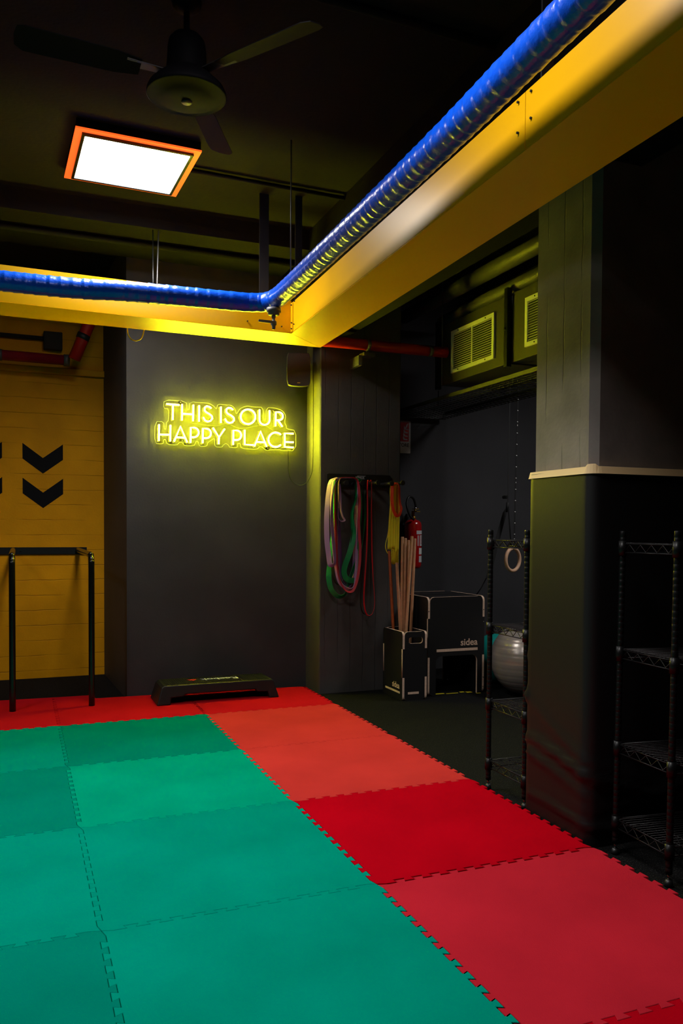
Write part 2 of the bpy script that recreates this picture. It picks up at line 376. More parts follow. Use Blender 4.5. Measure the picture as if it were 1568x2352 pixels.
part(MB().box((IC[0]-.006, IC[1]-.045, ZB+.004), (IC[0]-.0035, IC[1]-.003, ZT-.018)), 'corner_flange', 'yel_metal', fr)
for (x, y, z, ax) in ((1.722, 5.255, 2.72, 0), (1.722, 5.255, 2.76, 0), (1.722, 5.26, 2.88, 0), (1.718, 5.18, 2.885, 0), (1.718, 5.19, 2.735, 0), (1.42, 5.277, 2.745, 1), (1.66, 5.286, 2.735, 1),
                      (J[0]-.001, 2.40, 2.882, 0), (J[0]-.001, 2.48, 2.882, 0), (J[0]-.001, 2.40, 2.79, 0), (J[0]-.001, 2.48, 2.775, 0)):
    mb = MB()
    if ax: mb.cyl((x, y-.008, z), (x, y, z), .0045, 8)
    else: mb.cyl((x-.006, y, z), (x+.001, y, z), .0045, 8)
    part(mb, 'screw', 'dark_steel', fr)
for (x, y, w) in ((1.569, 5.40, .066), (1.80, 5.35, .05), (1.757, 2.46, .05), (-1.2, 5.33, .06)):
    part(MB().box((x-w/2, y-.004, ZT-.06), (x+w/2, y+.004, 3.65)), 'hanger_strap', 'dark_steel', fr)
for (x, x2, mt) in ((.945, .868, 'zinc'), (.905, .845, 'black_metal'), (-1.6, -1.62, 'black_metal')):
    part(MB().cyl((x2, 5.545, 2.90), (x, 5.95, 3.5), .0045, 8), 'hanger_rod', mt, fr)

# ---------------------------------------------------------------- blue wrapped pipe with drain valve
bp_ = thing('wrapped_pipe', 'glossy blue tape-wrapped pipe running along the inside of the yellow frame', 'pipe', (1.463, 4.88, 2.79))
path = smooth_open([(-3.1, 5.0, 2.785), (-.09, 5.10, 2.785), (.633, 5.035, 2.787), (1.25, 5.01, 2.79), (1.37, 5.0, 2.792), (1.45, 4.965, 2.794), (1.488, 4.885, 2.796), (1.50, 4.77, 2.799), (1.502, 4.349, 2.805), (1.4926, 2.796, 2.83), (1.470, 2.01, 2.84), (1.42, .3, 2.85)], 12)
fine = []; 
for a, b in zip(path, path[1:]):
    n = max(1, int((b-a).length/.009))
    for i in range(n): fine.append(a.lerp(b, i/n))
s = 0; rad = []; lap = .062; nxt = 0; r0 = .058
for i, p in enumerate(fine):
    if i: s += (p-fine[i-1]).length
    if s >= nxt: start = s; nxt = s + random.uniform(.045, .072); bulge = random.uniform(.8, 1.6)
    u = (s-start)/(nxt-start); rad.append(r0 + .0025*bulge*(1-u)**1.5 - .0012*(u > .93) + random.uniform(-.0003, .0003))
part(MB().tube(fine, r0, 20, radii=rad), 'pipe', 'blue_tape', bp_)
v = part(MB().lathe([(0, 2.735), (.044, 2.735), (.046, 2.712), (.036, 2.708), (.036, 2.696), (.03, 2.692), (0, 2.692)], (1.478, 4.87, 0), 20), 'drain_fitting', 'grey_cast', bp_)
part(MB().lathe([(0, 2.70), (.012, 2.70), (.013, 2.678), (.009, 2.672), (.010, 2.66), (.019, 2.655), (.019, 2.635), (.012, 2.628), (.011, 2.612), (.008, 2.606), (0, 2.606)], (1.478, 4.87, 0), 14), 'valve', 'grey_cast', bp_)
part(MB().prism(rrect(1.375, 2.637, 1.475, 2.653, .006), 4.848, 4.853, 'Y').cyl((1.478, 4.85, 2.645), (1.478, 4.87, 2.645), .008, 10), 'lever', 'grey_cast', bp_)
for (x, y) in ((1.50, 4.6),):
    part(MB().cyl((x, y, 2.84), (x, y, 3.65), .004, 8), 'hanger_rod', 'zinc', bp_)

# ---------------------------------------------------------------- ceiling light panels
def light_panel(loc, rot, label, group, dim=1.0):
    t = thing('light_panel', label, 'ceiling light', loc, group)
    a, b, c = .356, .318, .300
    part(MB().box((-a+.004, -a+.004, .012), (a-.004, a-.004, .06)), 'housing', 'black_metal', t, shift=False)
    for (x0, y0, x1, y1) in ((-a, -a, a, -b), (-a, b, a, a), (-a, -b, -b, b), (b, -b, a, b)):
        part(MB().box((x0, y0, .002), (x1, y1, .0118)), 'led_strip', 'led_orange', t, shift=False)
    for (x0, y0, x1, y1) in ((-b, -b, b, -c), (-b, c, b, b), (-b, -c, -c, c), (c, -c, b, c)):
        part(MB().box((x0+.0003, y0+.0003, -.012), (x1-.0003, y1-.0003, .0115)), 'trim_frame', 'black_gloss', t, shift=False)
    part(MB().box((-c, -c, -.008), (c, c, .011)), 'diffuser', 'panel_white', t, shift=False)
    ld = bpy.data.lights.new('lamp', 'AREA'); ld.shape = 'SQUARE'; ld.size = .595; ld.energy = PANEL_POWER*dim; ld.spread = R(PANEL_SPREAD); ld.color = (1, .975, .955)
    lo = bpy.data.objects.new('lamp', ld); COL.objects.link(lo); lo.parent = t; lo.location = (0, 0, -.014)
    t.rotation_euler[2] = rot
    return t
light_panel((.651, 5.168, 3.59), R(2), 'lit white square ceiling panel with glowing orange border', 'square ceiling light panels')
for x, y in ((.65, 2.3), (4.9, 4.6), (-2.3, 3.3)):
    light_panel((x, y, 3.59), R(2), 'lit white square ceiling panel beyond the left edge of the photo' if x < 0 else 'lit white square ceiling panel above the fan, beyond the top of the photo' if x < 1 else 'lit white square ceiling panel behind the concrete column, beyond the right of the photo', 'square ceiling light panels', .8 if x < 0 else .58 if x < 1 else .5)

# ---------------------------------------------------------------- ceiling fan
fx, fy = .69, 3.58
fan = thing('ceiling_fan', 'dark ceiling fan with bell-shaped motor housing hanging on a rod', 'fan', (fx, fy, 3.65))
part(MB().lathe([(0, 3.6), (.03, 3.605), (.06, 3.625), (.065, 3.648), (0, 3.648)], (fx, fy, 0)), 'canopy', 'fan', fan)
part(MB().cyl((fx, fy, 3.49), (fx, fy, 3.62), .013, 14), 'rod', 'fan', fan)
part(MB().lathe([(0, 3.505), (.035, 3.505), (.062, 3.497), (.077, 3.478), (.082, 3.45), (.088, 3.34), (.084, 3.335), (0, 3.335)], (fx, fy, 0), 36), 'motor_housing', 'fan', fan)
part(MB().lathe([(0, 3.345), (.09, 3.343), (.105, 3.332), (.135, 3.305), (.162, 3.278), (.171, 3.258), (.172, 3.247), (.168, 3.243), (.155, 3.247), (.11, 3.228), (.05, 3.222), (0, 3.221)], (fx, fy, 0), 48), 'bell', 'fan', fan)
part(MB().lathe([(0, 3.2155), (.020, 3.2155), (.024, 3.219), (.024, 3.224), (0, 3.224)], (fx, fy, 0), 20), 'centre_cap', 'black_plastic', fan)
for ang in (-55, 65, 185):
    ca, sa = math.cos(R(ang)), math.sin(R(ang))
    def at_(u, w, z): return (fx+u*ca-w*sa, fy+u*sa+w*ca, z)
    pts = [(.20, -.045), (.30, -.062), (.66, -.072), (.695, -.05), (.70, 0), (.69, .04), (.66, .05), (.30, .05), (.20, .035)]
    vs = [at_(u, w, 3.322+w*.28) for u, w in pts] + [at_(u, w, 3.326+w*.28) for u, w in pts]; n = len(pts)
    b = part(MB().add(vs, [list(range(n))[::-1], list(range(n, 2*n))] + [(i, (i+1) % n, n+(i+1) % n, n+i) for i in range(n)]), 'blade', 'fan', fan)
    vs = [at_(u, w, z) for z in (3.3265, 3.331) for u, w in ((.085, -.02), (.26, -.03), (.26, .03), (.085, .02))]
    part(MB().add(vs, [(3,2,1,0),(4,5,6,7),(0,1,5,4),(1,2,6,5),(2,3,7,6),(3,0,4,7)]), 'blade_bracket', 'dark_steel', b)

# ceiling conduits
o = MB().tube([(1.02, 5.17, 3.625), (1.6, 5.19, 3.625), (2.08, 5.2, 3.625)], .014, 10).build('ceiling_conduit', 'ceil'); tag(o, 'thin dark conduit running from the lit ceiling panel across the ceiling', 'conduit')
o = MB().tube([(.9, 3.30, 3.63), (2.08, 3.33, 3.63)], .018, 10).build('ceiling_conduit', 'ceil'); tag(o, 'thin black conduit on the ceiling at the upper right behind the fan', 'conduit')
o = MB().tube([(-3.9, 6.2, 3.472), (2.08, 6.2, 3.472)], .022, 10).build('ceiling_conduit', 'ceil'); tag(o, 'dark conduit under the concrete downstand above the neon sign wall', 'conduit')

# ---------------------------------------------------------------- neon sign
NEON = [[[1.105,2.361],[1.208,2.359]],[[1.157,2.359],[1.155,2.238]],[[1.23,2.367],[1.229,2.238]],[[1.321,2.367],[1.318,2.237]],[[1.23,2.291],[1.32,2.29]],[[1.368,2.365],[1.367,2.236]],[[1.467,2.348],[1.452,2.359],[1.43,2.363],[1.413,2.35],[1.412,2.328],[1.425,2.314],[1.452,2.301],[1.472,2.285],[1.476,2.265],[1.461,2.246],[1.438,2.239],[1.416,2.246],[1.401,2.272]],[[1.547,2.365],[1.547,2.235]],[[1.648,2.347],[1.633,2.359],[1.611,2.362],[1.593,2.349],[1.592,2.327],[1.605,2.312],[1.633,2.299],[1.654,2.283],[1.658,2.263],[1.643,2.244],[1.619,2.237],[1.596,2.245],[1.581,2.27]],[[1.838,2.301],[1.836,2.284],[1.828,2.267],[1.817,2.254],[1.802,2.244],[1.785,2.238],[1.767,2.237],[1.75,2.241],[1.735,2.249],[1.723,2.262],[1.716,2.277],[1.713,2.294],[1.716,2.311],[1.723,2.327],[1.734,2.341],[1.749,2.351],[1.766,2.357],[1.784,2.358],[1.801,2.354],[1.816,2.346],[1.828,2.333],[1.836,2.318],[1.838,2.301]],[[1.874,2.361],[1.874,2.278],[1.876,2.265],[1.882,2.253],[1.892,2.245],[1.904,2.239],[1.918,2.238],[1.932,2.241],[1.944,2.247],[1.954,2.257],[1.96,2.27],[1.962,2.283],[1.961,2.36]],[[2.013,2.232],[2.016,2.351],[2.044,2.351],[2.053,2.349],[2.063,2.345],[2.072,2.337],[2.077,2.327],[2.078,2.315],[2.075,2.304],[2.068,2.294],[2.058,2.287],[2.047,2.283],[2.041,2.282],[2.016,2.281]],[[2.035,2.282],[2.073,2.231]],[[1.047,2.195],[1.045,2.065]],[[1.137,2.195],[1.135,2.066]],[[1.046,2.115],[1.136,2.118]],[[1.166,2.066],[1.217,2.188],[1.271,2.063]],[[1.184,2.1],[1.25,2.099]],[[1.298,2.061],[1.3,2.184],[1.329,2.184],[1.338,2.182],[1.349,2.177],[1.358,2.168],[1.363,2.156],[1.365,2.143],[1.361,2.131],[1.354,2.12],[1.344,2.112],[1.332,2.108],[1.326,2.106],[1.3,2.106]],[[1.397,2.063],[1.399,2.182],[1.429,2.181],[1.438,2.18],[1.45,2.175],[1.458,2.166],[1.464,2.154],[1.465,2.141],[1.462,2.128],[1.454,2.117],[1.444,2.109],[1.432,2.105],[1.426,2.104],[1.399,2.103]],[[1.481,2.191],[1.532,2.116],[1.579,2.187]],[[1.531,2.116],[1.529,2.061]],[[1.65,2.06],[1.652,2.179],[1.682,2.179],[1.691,2.177],[1.703,2.172],[1.711,2.163],[1.717,2.151],[1.718,2.138],[1.715,2.125],[1.708,2.113],[1.697,2.105],[1.685,2.101],[1.679,2.1],[1.652,2.1]],[[1.748,2.187],[1.748,2.067],[1.822,2.065]],[[1.831,2.056],[1.884,2.181],[1.937,2.057]],[[1.848,2.092],[1.92,2.092]],[[2.06,2.163],[2.047,2.172],[2.032,2.177],[2.015,2.179],[1.999,2.176],[1.984,2.169],[1.971,2.159],[1.961,2.146],[1.954,2.131],[1.952,2.115],[1.954,2.1],[1.961,2.085],[1.971,2.073],[1.984,2.064],[1.999,2.059],[2.016,2.058],[2.032,2.06],[2.047,2.067],[2.06,2.077]],[[2.171,2.177],[2.095,2.176],[2.095,2.061],[2.172,2.06]],[[2.095,2.103],[2.172,2.104]]]
BOARD = [[1.087,2.396],[1.267,2.397],[1.272,2.331],[1.281,2.328],[1.29,2.335],[1.293,2.393],[1.414,2.392],[1.455,2.392],[1.494,2.369],[1.509,2.35],[1.517,2.351],[1.524,2.389],[1.589,2.387],[1.641,2.386],[1.671,2.358],[1.678,2.318],[1.69,2.325],[1.708,2.361],[1.763,2.389],[1.825,2.385],[1.842,2.384],[1.909,2.388],[1.915,2.282],[1.924,2.277],[1.934,2.285],[1.94,2.386],[2.008,2.388],[2.072,2.373],[2.112,2.33],[2.098,2.269],[2.117,2.239],[2.115,2.217],[2.201,2.208],[2.2,2.034],[2.068,2.03],[2.059,2.039],[1.985,2.032],[1.932,2.027],[1.912,2.045],[1.883,2.06],[1.86,2.029],[1.721,2.033],[1.715,2.071],[1.705,2.078],[1.694,2.07],[1.688,2.036],[1.623,2.038],[1.615,2.059],[1.593,2.07],[1.57,2.055],[1.562,2.037],[1.502,2.037],[1.499,2.098],[1.491,2.105],[1.465,2.085],[1.442,2.071],[1.435,2.039],[1.373,2.034],[1.366,2.072],[1.353,2.08],[1.341,2.066],[1.335,2.039],[1.254,2.035],[1.236,2.059],[1.22,2.065],[1.207,2.056],[1.191,2.037],[1.109,2.041],[1.102,2.076],[1.093,2.082],[1.085,2.073],[1.082,2.041],[1.014,2.043],[1.017,2.219],[1.085,2.223],[1.089,2.166],[1.097,2.161],[1.105,2.167],[1.109,2.22],[1.124,2.228],[1.127,2.327],[1.084,2.327]]
BANDS = {"lilac_outer":[6.1,[[2.4,1.781],[2.353,1.772],[2.33,1.749],[2.313,1.662],[2.3,1.475],[2.303,1.287],[2.318,1.162],[2.333,1.081],[2.37,1.099],[2.364,1.225],[2.345,1.413],[2.347,1.6],[2.367,1.725]]],"pink":[6.15,[[2.426,1.783],[2.38,1.769],[2.366,1.728],[2.357,1.602],[2.367,1.413],[2.383,1.224],[2.403,1.065],[2.438,0.931],[2.514,0.879],[2.562,0.903],[2.579,1.031],[2.587,1.287],[2.585,1.606],[2.581,1.765],[2.556,1.787]]],"green_long":[6.19,[[2.449,1.79],[2.411,1.782],[2.398,1.756],[2.397,1.54],[2.384,1.286],[2.361,1.064],[2.355,0.969],[2.379,0.873],[2.441,0.815],[2.503,0.838],[2.544,0.965],[2.605,1.126],[2.647,1.222],[2.666,1.416],[2.666,1.609],[2.643,1.75],[2.622,1.784],[2.573,1.793]]],"maroon":[6.12,[[2.394,1.774],[2.476,1.789],[2.551,1.785],[2.578,1.757],[2.591,1.669],[2.596,1.567],[2.588,1.415],[2.601,1.224],[2.598,1.096],[2.58,0.969],[2.55,0.88],[2.516,0.857],[2.471,0.876],[2.426,0.953],[2.402,1.067],[2.39,1.287],[2.379,1.539],[2.379,1.727]]],"lilac_short":[6.14,[[2.423,1.735],[2.433,1.635],[2.437,1.54],[2.451,1.477],[2.471,1.442],[2.438,1.436],[2.414,1.476],[2.416,1.565],[2.423,1.653]]],"green_twist":[6.16,[[2.588,1.766],[2.579,1.638],[2.545,1.51],[2.549,1.414],[2.56,1.319],[2.53,1.191],[2.483,1.064],[2.479,1.0],[2.511,0.955],[2.566,0.948],[2.594,0.973],[2.598,1.095],[2.619,1.351],[2.624,1.607],[2.609,1.76]]],"violet":[6.21,[[2.601,1.762],[2.602,1.544],[2.602,1.286],[2.593,1.06],[2.573,0.977],[2.538,0.9],[2.49,0.94],[2.468,1.03],[2.453,1.286],[2.448,1.542],[2.445,1.758],[2.512,1.791]]],"black_thin":[6.17,[[2.427,1.775],[2.415,1.54],[2.403,1.287],[2.377,1.096],[2.384,0.982],[2.419,0.921],[2.456,0.93],[2.501,1.031],[2.554,1.351],[2.565,1.67],[2.563,1.778]]],"red_thin":[6.14,[[2.672,1.751],[2.674,1.479],[2.668,1.191],[2.652,0.934],[2.646,0.806],[2.653,0.722],[2.671,0.67],[2.696,0.654],[2.724,0.672],[2.742,0.732],[2.742,0.81],[2.729,0.965],[2.716,1.191],[2.711,1.48],[2.709,1.752],[2.691,1.76]]],"black_long":[6.2,[[2.703,1.749],[2.663,1.48],[2.655,1.157],[2.643,0.834],[2.647,0.717],[2.676,0.664],[2.711,0.689],[2.731,0.832],[2.732,1.286],[2.731,1.675],[2.721,1.759]]],"yellow_thin":[6.14,[[2.882,1.741],[2.88,1.546],[2.864,1.352],[2.842,1.255],[2.842,1.21],[2.858,1.174],[2.883,1.161],[2.901,1.19],[2.907,1.352],[2.919,1.547],[2.925,1.722]]],"orange":[6.1,[[2.914,1.751],[2.888,1.745],[2.879,1.713],[2.877,1.61],[2.888,1.539],[2.915,1.487],[2.944,1.488],[2.959,1.521],[2.963,1.55],[2.952,1.585],[2.946,1.643],[2.944,1.714],[2.934,1.746]]],"amber":[6.13,[[2.938,1.751],[2.924,1.735],[2.921,1.644],[2.925,1.547],[2.94,1.492],[2.954,1.547],[2.951,1.645],[2.949,1.729]]]}
_q = []
for _i, _p in enumerate(BOARD):
    _n = BOARD[(_i+1) % len(BOARD)]; _q += [lerp2(_p, _n, .22), lerp2(_p, _n, .78)]
BOARD = _q
sg = thing('neon_sign', 'glowing yellow neon sign reading THIS IS OUR HAPPY PLACE on clear acrylic', 'neon sign', (1.6, 6.61, 2.03))
WORDS = [('T', 2), ('H', 3), ('I', 1), ('S', 1), ('I', 1), ('S', 1), ('O', 1), ('U', 1), ('R', 2), ('H', 3), ('A', 2), ('P', 1), ('P', 1), ('Y', 2), ('P', 1), ('L', 1), ('A', 2), ('C', 1), ('E', 2)]
k = 0
for ch, n in WORDS:
    mb = MB(); bk = MB()
    for st in NEON[k:k+n]:
        cl = len(st) > 14 and st[0] == st[-1]
        mb.tube([(x, 6.570, z) for x, z in (st[:-1] if cl else st)], .0062, 8, closed=cl)
        bk.tube([(x, 6.5785, z) for x, z in (st[:-1] if cl else st)], .0066, 6, closed=cl)
    k += n
    lt = part(mb, 'letter_tube', 'neon', sg); part(bk, 'tube_backing', 'tube_back', lt)
part(MB().prism([tuple(p) for p in BOARD], 6.586, 6.591, 'Y'), 'acrylic_board', 'acrylic', sg)
part(MB().tube([(x, 6.5885, z) for x, z in BOARD], .0026, 6, closed=True), 'board_rim', 'acrylic_rim', sg)
for x, z in ((1.22, 2.385), (2.005, 2.36), (1.222, 2.08), (1.955, 2.045)):
    part(MB().cyl((x, 6.575, z), (x, 6.62, z), .006, 10), 'standoff', 'chrome', sg)
part(MB().tube(smooth_open([(1.30, 6.594, 2.225), (1.5, 6.594, 2.21), (1.6, 6.594, 2.235), (1.72, 6.594, 2.20), (1.9, 6.594, 2.235), (2.0, 6.594, 2.20)]), .0012, 5), 'wire', 'acrylic_rim', sg)
o = MB().tube(smooth_open([(2.138, 6.60, 2.04), (2.138, 6.605, 1.96), (2.142, 6.605, 1.86), (2.165, 6.605, 1.785), (2.215, 6.58, 1.745), (2.262, 6.53, 1.75), (2.295, 6.47, 1.82), (2.304, 6.45, 1.95), (2.305, 6.45, 2.5), (2.304, 6.45, 3.2)]), .0028, 6).build('power_cable', 'black_plastic')
tag(o, 'thin cable looping from the neon sign to the edge of the black pier', 'cable')

# ---------------------------------------------------------------- loudspeaker in the corner
sp = thing('loudspeaker', 'black wall loudspeaker with rounded grille above the neon sign', 'speaker', (2.19, 6.60, 2.67))
tilt = R(-14)
def spk(x, y, z): # local box turned towards the room
    x, y = x*math.cos(tilt)-y*math.sin(tilt), x*math.sin(tilt)+y*math.cos(tilt); return (2.165+x, 6.44+y, 2.675+z)
prof = [(-.088, -.132), (-.06, -.14), (0, -.144), (.06, -.14), (.088, -.132), (.097, -.10), (.10, 0), (.097, .10), (.085, .138), (0, .142), (-.085, .138), (-.097, .10), (-.10, 0), (-.097, -.10)]
n = len(prof)
def spk_body(mb, ya, yb, k0, k1):
    vs = [spk(a*k0, ya, b*k0) for a, b in prof] + [spk(a*k1, yb, b*k1) for a, b in prof]
    return mb.add(vs, [list(range(n)), list(range(n, 2*n))[::-1]] + [(i, (i+1) % n, n+(i+1) % n, n+i) for i in range(n)])
part(spk_body(MB(), -.09, .085, 1, .78), 'cabinet', 'black_plastic', sp, bevel=.004)
part(spk_body(MB(), -.100, -.0905, .95, .98), 'grille', 'black_print', sp)
vs = [spk(*p) for p in ((-.012, -.1015, -.112), (.012, -.1015, -.112), (.012, -.1015, -.106), (-.012, -.1015, -.106))]
part(MB().add(vs, [(0, 1, 2, 3)]), 'badge', 'brass', sp)
part(MB().box((2.17, 6.51, 2.66), (2.20, 6.62, 2.69)).box((2.15, 6.605, 2.62), (2.22, 6.62, 2.73)), 'wall_bracket', 'black_metal', sp)

# ---------------------------------------------------------------- pipes at the back
rp = thing('fire_main_pipe', 'red painted pipe passing in front of the black pier to the ventilation unit', 'pipe', (2.6, 6.1, 2.87))
part(MB().tube([(1.6, 6.09, 2.866), (2.3, 6.10, 2.867), (3.38, 6.11, 2.871)], .044, 18), 'pipe', 'red_pipe', rp)
for x in (2.65, 3.22):
    part(MB().tube([(x-.015, 6.103, 2.868), (x+.015, 6.103, 2.868)], .048, 18), 'clamp', 'grey_cast', rp)
part(MB().box((2.60, 6.06, 2.775), (2.70, 6.16, 2.80)).cyl((2.65, 6.10, 2.80), (2.65, 6.10, 2.83), .012, 8).box((2.57, 6.10, 2.70), (2.60, 6.29, 2.78)), 'support_bracket', 'dark_pipe', rp)
rl = thing('sprinkler_pipe', 'red pipe dropping from the ceiling of the yellow alcove', 'pipe', (.45, 7.5, 2.84))
part(MB().tube([(.62, 7.42, 3.4), (.59, 7.46, 3.168), (.462, 7.5, 2.84)], .052, 16), 'pipe', 'red_pipe', rl)
part(MB().tube([(.545, 7.475, 3.06), (.527, 7.48, 3.015)], .056, 16), 'clamp', 'dark_steel', rl)
pr = thing('alcove_pipe', 'dark red horizontal pipe above the yellow wall at the left edge', 'pipe', (.1, 7.6, 2.86))
part(MB().tube([(-3.9, 7.6, 2.88), (.40, 7.6, 2.845)], .045, 16), 'pipe', M('maroon_pipe', (120, 16, 30), .45), pr)
part(MB().tube([(.38, 7.6, 2.845), (.43, 7.6, 2.845)], .052, 16), 'coupling', 'zinc', pr)
part(MB().tube([(-.16, 7.6, 2.849), (-.12, 7.6, 2.849)], .05, 16), 'coupling', 'zinc', pr)
jb = thing('junction_box', 'small dark box on the wall above the yellow alcove pipe', 'box', (.32, 7.83, 3.0))
part(MB().box((.22, 7.78, 2.97), (.38, 7.858, 3.13)), 'housing', 'dark_wall', jb, bevel=.008)
part(MB().tube([(.22, 7.83, 3.07), (-3.5, 7.83, 3.09)], .02, 10), 'conduit', 'dark_wall', jb)
o = MB().tube(smooth_open([(.683, 5.60, 2.72), (.688, 5.60, 2.66), (.72, 5.60, 2.625), (.772, 5.60, 2.64), (.80, 5.60, 2.72)]), .004, 6).build('loose_cable', 'hazard_yellow'); tag(o, 'short yellow cable loop hanging below the frame at the left corner of the sign wall', 'cable')

# ---------------------------------------------------------------- ventilation units
def vent_unit(y1, y0, label):
    u = thing('ventilation_unit', label, 'ventilation unit', (3.7, (y0+y1)/2, 2.61), 'ventilation units under the ceiling')
    part(MB().box((3.40, y0, 2.61), (4.0, y1, 3.12)), 'casing', 'duct', u, bevel=.004)
    gy1, gy0, gz0, gz1, fr_ = y1-.185, y1-.845, 2.683, 3.033, .03
    g = part(MB().box((3.384, gy0, gz0), (3.40, gy1, gz0+fr_)).box((3.384, gy0, gz1-fr_), (3.40, gy1, gz1)).box((3.384, gy0, gz0+fr_), (3.40, gy0+fr_, gz1-fr_)).box((3.384, gy1-fr_, gz0+fr_), (3.40, gy1, gz1-fr_)).box((3.386, (gy0+gy1)/2-.006, gz0+fr_), (3.40, (gy0+gy1)/2+.006, gz1-fr_)), 'grille_frame', 'white_metal', u)
    part(MB().box((3.395, gy0+fr_, gz0+fr_), (3.3995, gy1-fr_, gz1-fr_)), 'grille_back', 'black_plastic', u)
    me = None
    for half in (0, 1):
        a = gy0+fr_ if half == 0 else (gy0+gy1)/2+.006; b = (gy0+gy1)/2-.006 if half == 0 else gy1-fr_
        for i in range(16):
            z = gz0+fr_+.009+i*(gz1-gz0-2*fr_-.012)/15.6
            vs = [(3.385, a, z), (3.385, b, z), (3.395, b, z+.007), (3.395, a, z+.007), (3.385, a, z+.0025), (3.385, b, z+.0025), (3.395, b, z+.0095), (3.395, a, z+.0095)]
            part(MB().add(vs, [(3,2,1,0),(4,5,6,7),(0,1,5,4),(1,2,6,5),(2,3,7,6),(3,0,4,7)]), 'louvre', 'white_metal', g)
    for yy in (gy0+.12, gy1-.12):
        for zz in (gz0+.014, gz1-.014): part(MB().cyl((3.381, yy, zz), (3.386, yy, zz), .006, 8), 'screw', 'dark_steel', g)
    part(MB().box((3.36, y1+.005, 2.58), (3.40, y1+.045, 3.16)).box((3.345, y1+.018, 2.85), (3.36, y1+.032, 2.87)), 'support_channel', 'black_metal', u)
    return u
vent_unit(6.225, 5.21, 'dark ventilation unit with whole white louvred grille, beyond the red pipe')
vent_unit(5.155, 4.14, 'dark ventilation unit with grille half hidden by the concrete column')
o = MB().cyl((3.35, 6.13, 2.6), (3.35, 6.13, 3.65), .005, 8).build('threaded_rod', 'zinc'); tag(o, 'thin threaded rod hanging in front of the far ventilation unit', 'rod')
o = MB().tube([(3.47, 6.35, 3.19), (3.45, 5.5, 3.19), (3.45, 3.4, 3.19)], .052, 18).build('duct_pipe', 'dark_pipe'); tag(o, 'dark pipe lying along the top of the ventilation units', 'pipe')
o = MB().tube([(3.42, 7.0, 3.385), (3.42, 3.4, 3.385)], .062, 18).build('duct_pipe', 'dark_pipe'); tag(o, 'large dark pipe just under the ceiling above the ventilation units', 'pipe')
ct = thing('cable_tray', 'black cable tray with hanging wires above the ventilation units', 'cable tray', (3.75, 5.5, 3.2))
part(MB().box((3.7, 3.6, 3.33), (4.0, 6.5, 3.345)).box((3.7, 3.6, 3.345), (3.71, 6.5, 3.40)), 'tray', 'black_metal', ct)
for i in range(14): part(MB().cyl((3.72, 6.4-i*.16, 3.165), (3.72, 6.4-i*.16, 3.33), .004, 6), 'hanger_wire', 'black_metal', ct)

# mesh basket under the units
bt = thing('wire_basket_tray', 'black wire mesh basket tray hanging below the ventilation units', 'cable tray', (3.6, 5.8, 2.45))
part(MB().box((3.375, 3.9, 2.485), (3.395, 6.98, 2.515)), 'edge_rail', 'dark_pipe', bt)
part(MB().box((3.845, 3.9, 2.485), (3.86, 6.98, 2.505)), 'edge_rail', 'black_metal', bt)
mb = MB()
for i in range(9): mb.box((3.39+i*.057-.002, 3.9, 2.440), (3.39+i*.057+.002, 6.98, 2.444))
for i in range(52): mb.box((3.385, 3.95+i*.058, 2.436), (3.85, 3.954+i*.058, 2.440))
for z in (2.455, 2.47):
    mb.box((3.384, 3.9, z), (3.387, 6.98, z+.003)); mb.box((3.848, 3.9, z), (3.852, 6.98, z+.003))
for i in range(52):
    for x in (3.384, 3.849): mb.box((x, 3.95+i*.058, 2.44), (x+.003, 3.953+i*.058, 2.49))
part(mb, 'wire_mesh', 'black_metal', bt, kind='stuff')
part(MB().box((3.375, 6.965, 2.436), (3.86, 6.985, 2.515)), 'end_rail', 'black_metal', bt)
for y in (4.6, 6.3):
    for x in (3.41, 3.84): part(MB().cyl((x, y, 2.44), (x, y, 2.578), .004, 8), 'hanger_rod', 'dark_steel', bt)

# ---------------------------------------------------------------- padded column
pad = thing('column_padding', 'black vinyl padding wrapped round the lower half of the concrete column', 'padding', (CX0, CY0, 0))
O = .035; x0, x1, y0, y1 = CX0-O, CX1+O, CY0-O, CY1+O; rc = .05
per = []
def seg(a, b, n): per.extend([lerp2(a, b, i/n) for i in range(n)])
def cor(cx, cy, a0, n=6): per.extend([(cx+rc*math.cos(R(a0+90*i/n)), cy+rc*math.sin(R(a0+90*i/n))) for i in range(n)])
seg((x0, y1-rc), (x0, y0+rc), 18); cor(x0+rc, y0+rc, 180); seg((x0+rc, y0), (x1-rc, y0), 50); cor(x1-rc, y0+rc, 270)
seg((x1, y0+rc), (x1, y1-rc), 6); cor(x1-rc, y1-rc, 0); seg((x1-rc, y1), (x0+rc, y1), 14); cor(x0+rc, y1-rc, 90)
ctr = Vector(((x0+x1)/2, (y0+y1)/2)); n = len(per); rows = 64; vs = []; ss = [0]
for i in range(1, n): ss.append(ss[-1]+math.dist(per[i], per[i-1]))
for j in range(rows+1):
    z = .002 + 1.63*(j/rows)**1.25
    for i, (x, y) in enumerate(per):
        px, py = per[i-1]; qx, qy = per[(i+1) % n]; t = Vector((qx-px, qy-py)).normalized(); nx, ny = t.y, -t.x
        s_ = ss[i]; d = 0
        for (zc, slope, amp, wd, ph) in ((.33, -.22, .022, .016, 0), (.25, -.16, .019, .018, 1.2), (.16, .10, .016, .016, 2.0), (.09, -.06, .014, .014, .4), (.46, -.42, .009, .022, 3)):
            zz = zc + slope*(s_-.25) + .02*math.sin(5*s_+ph) if s_ < 1.1 else zc + .05*math.sin(3.1*s_+ph) + .2*(s_-1.1)*.5
            d += amp*math.exp(-((z-zz)/wd)**2)*(.55+.45*math.sin(3.3*s_+ph*2))
        d += .004*math.sin(2.2*s_+1.3*z) - .004
        d = max(-.02, d)
        vs.append((x+nx*d, y+ny*d, z))
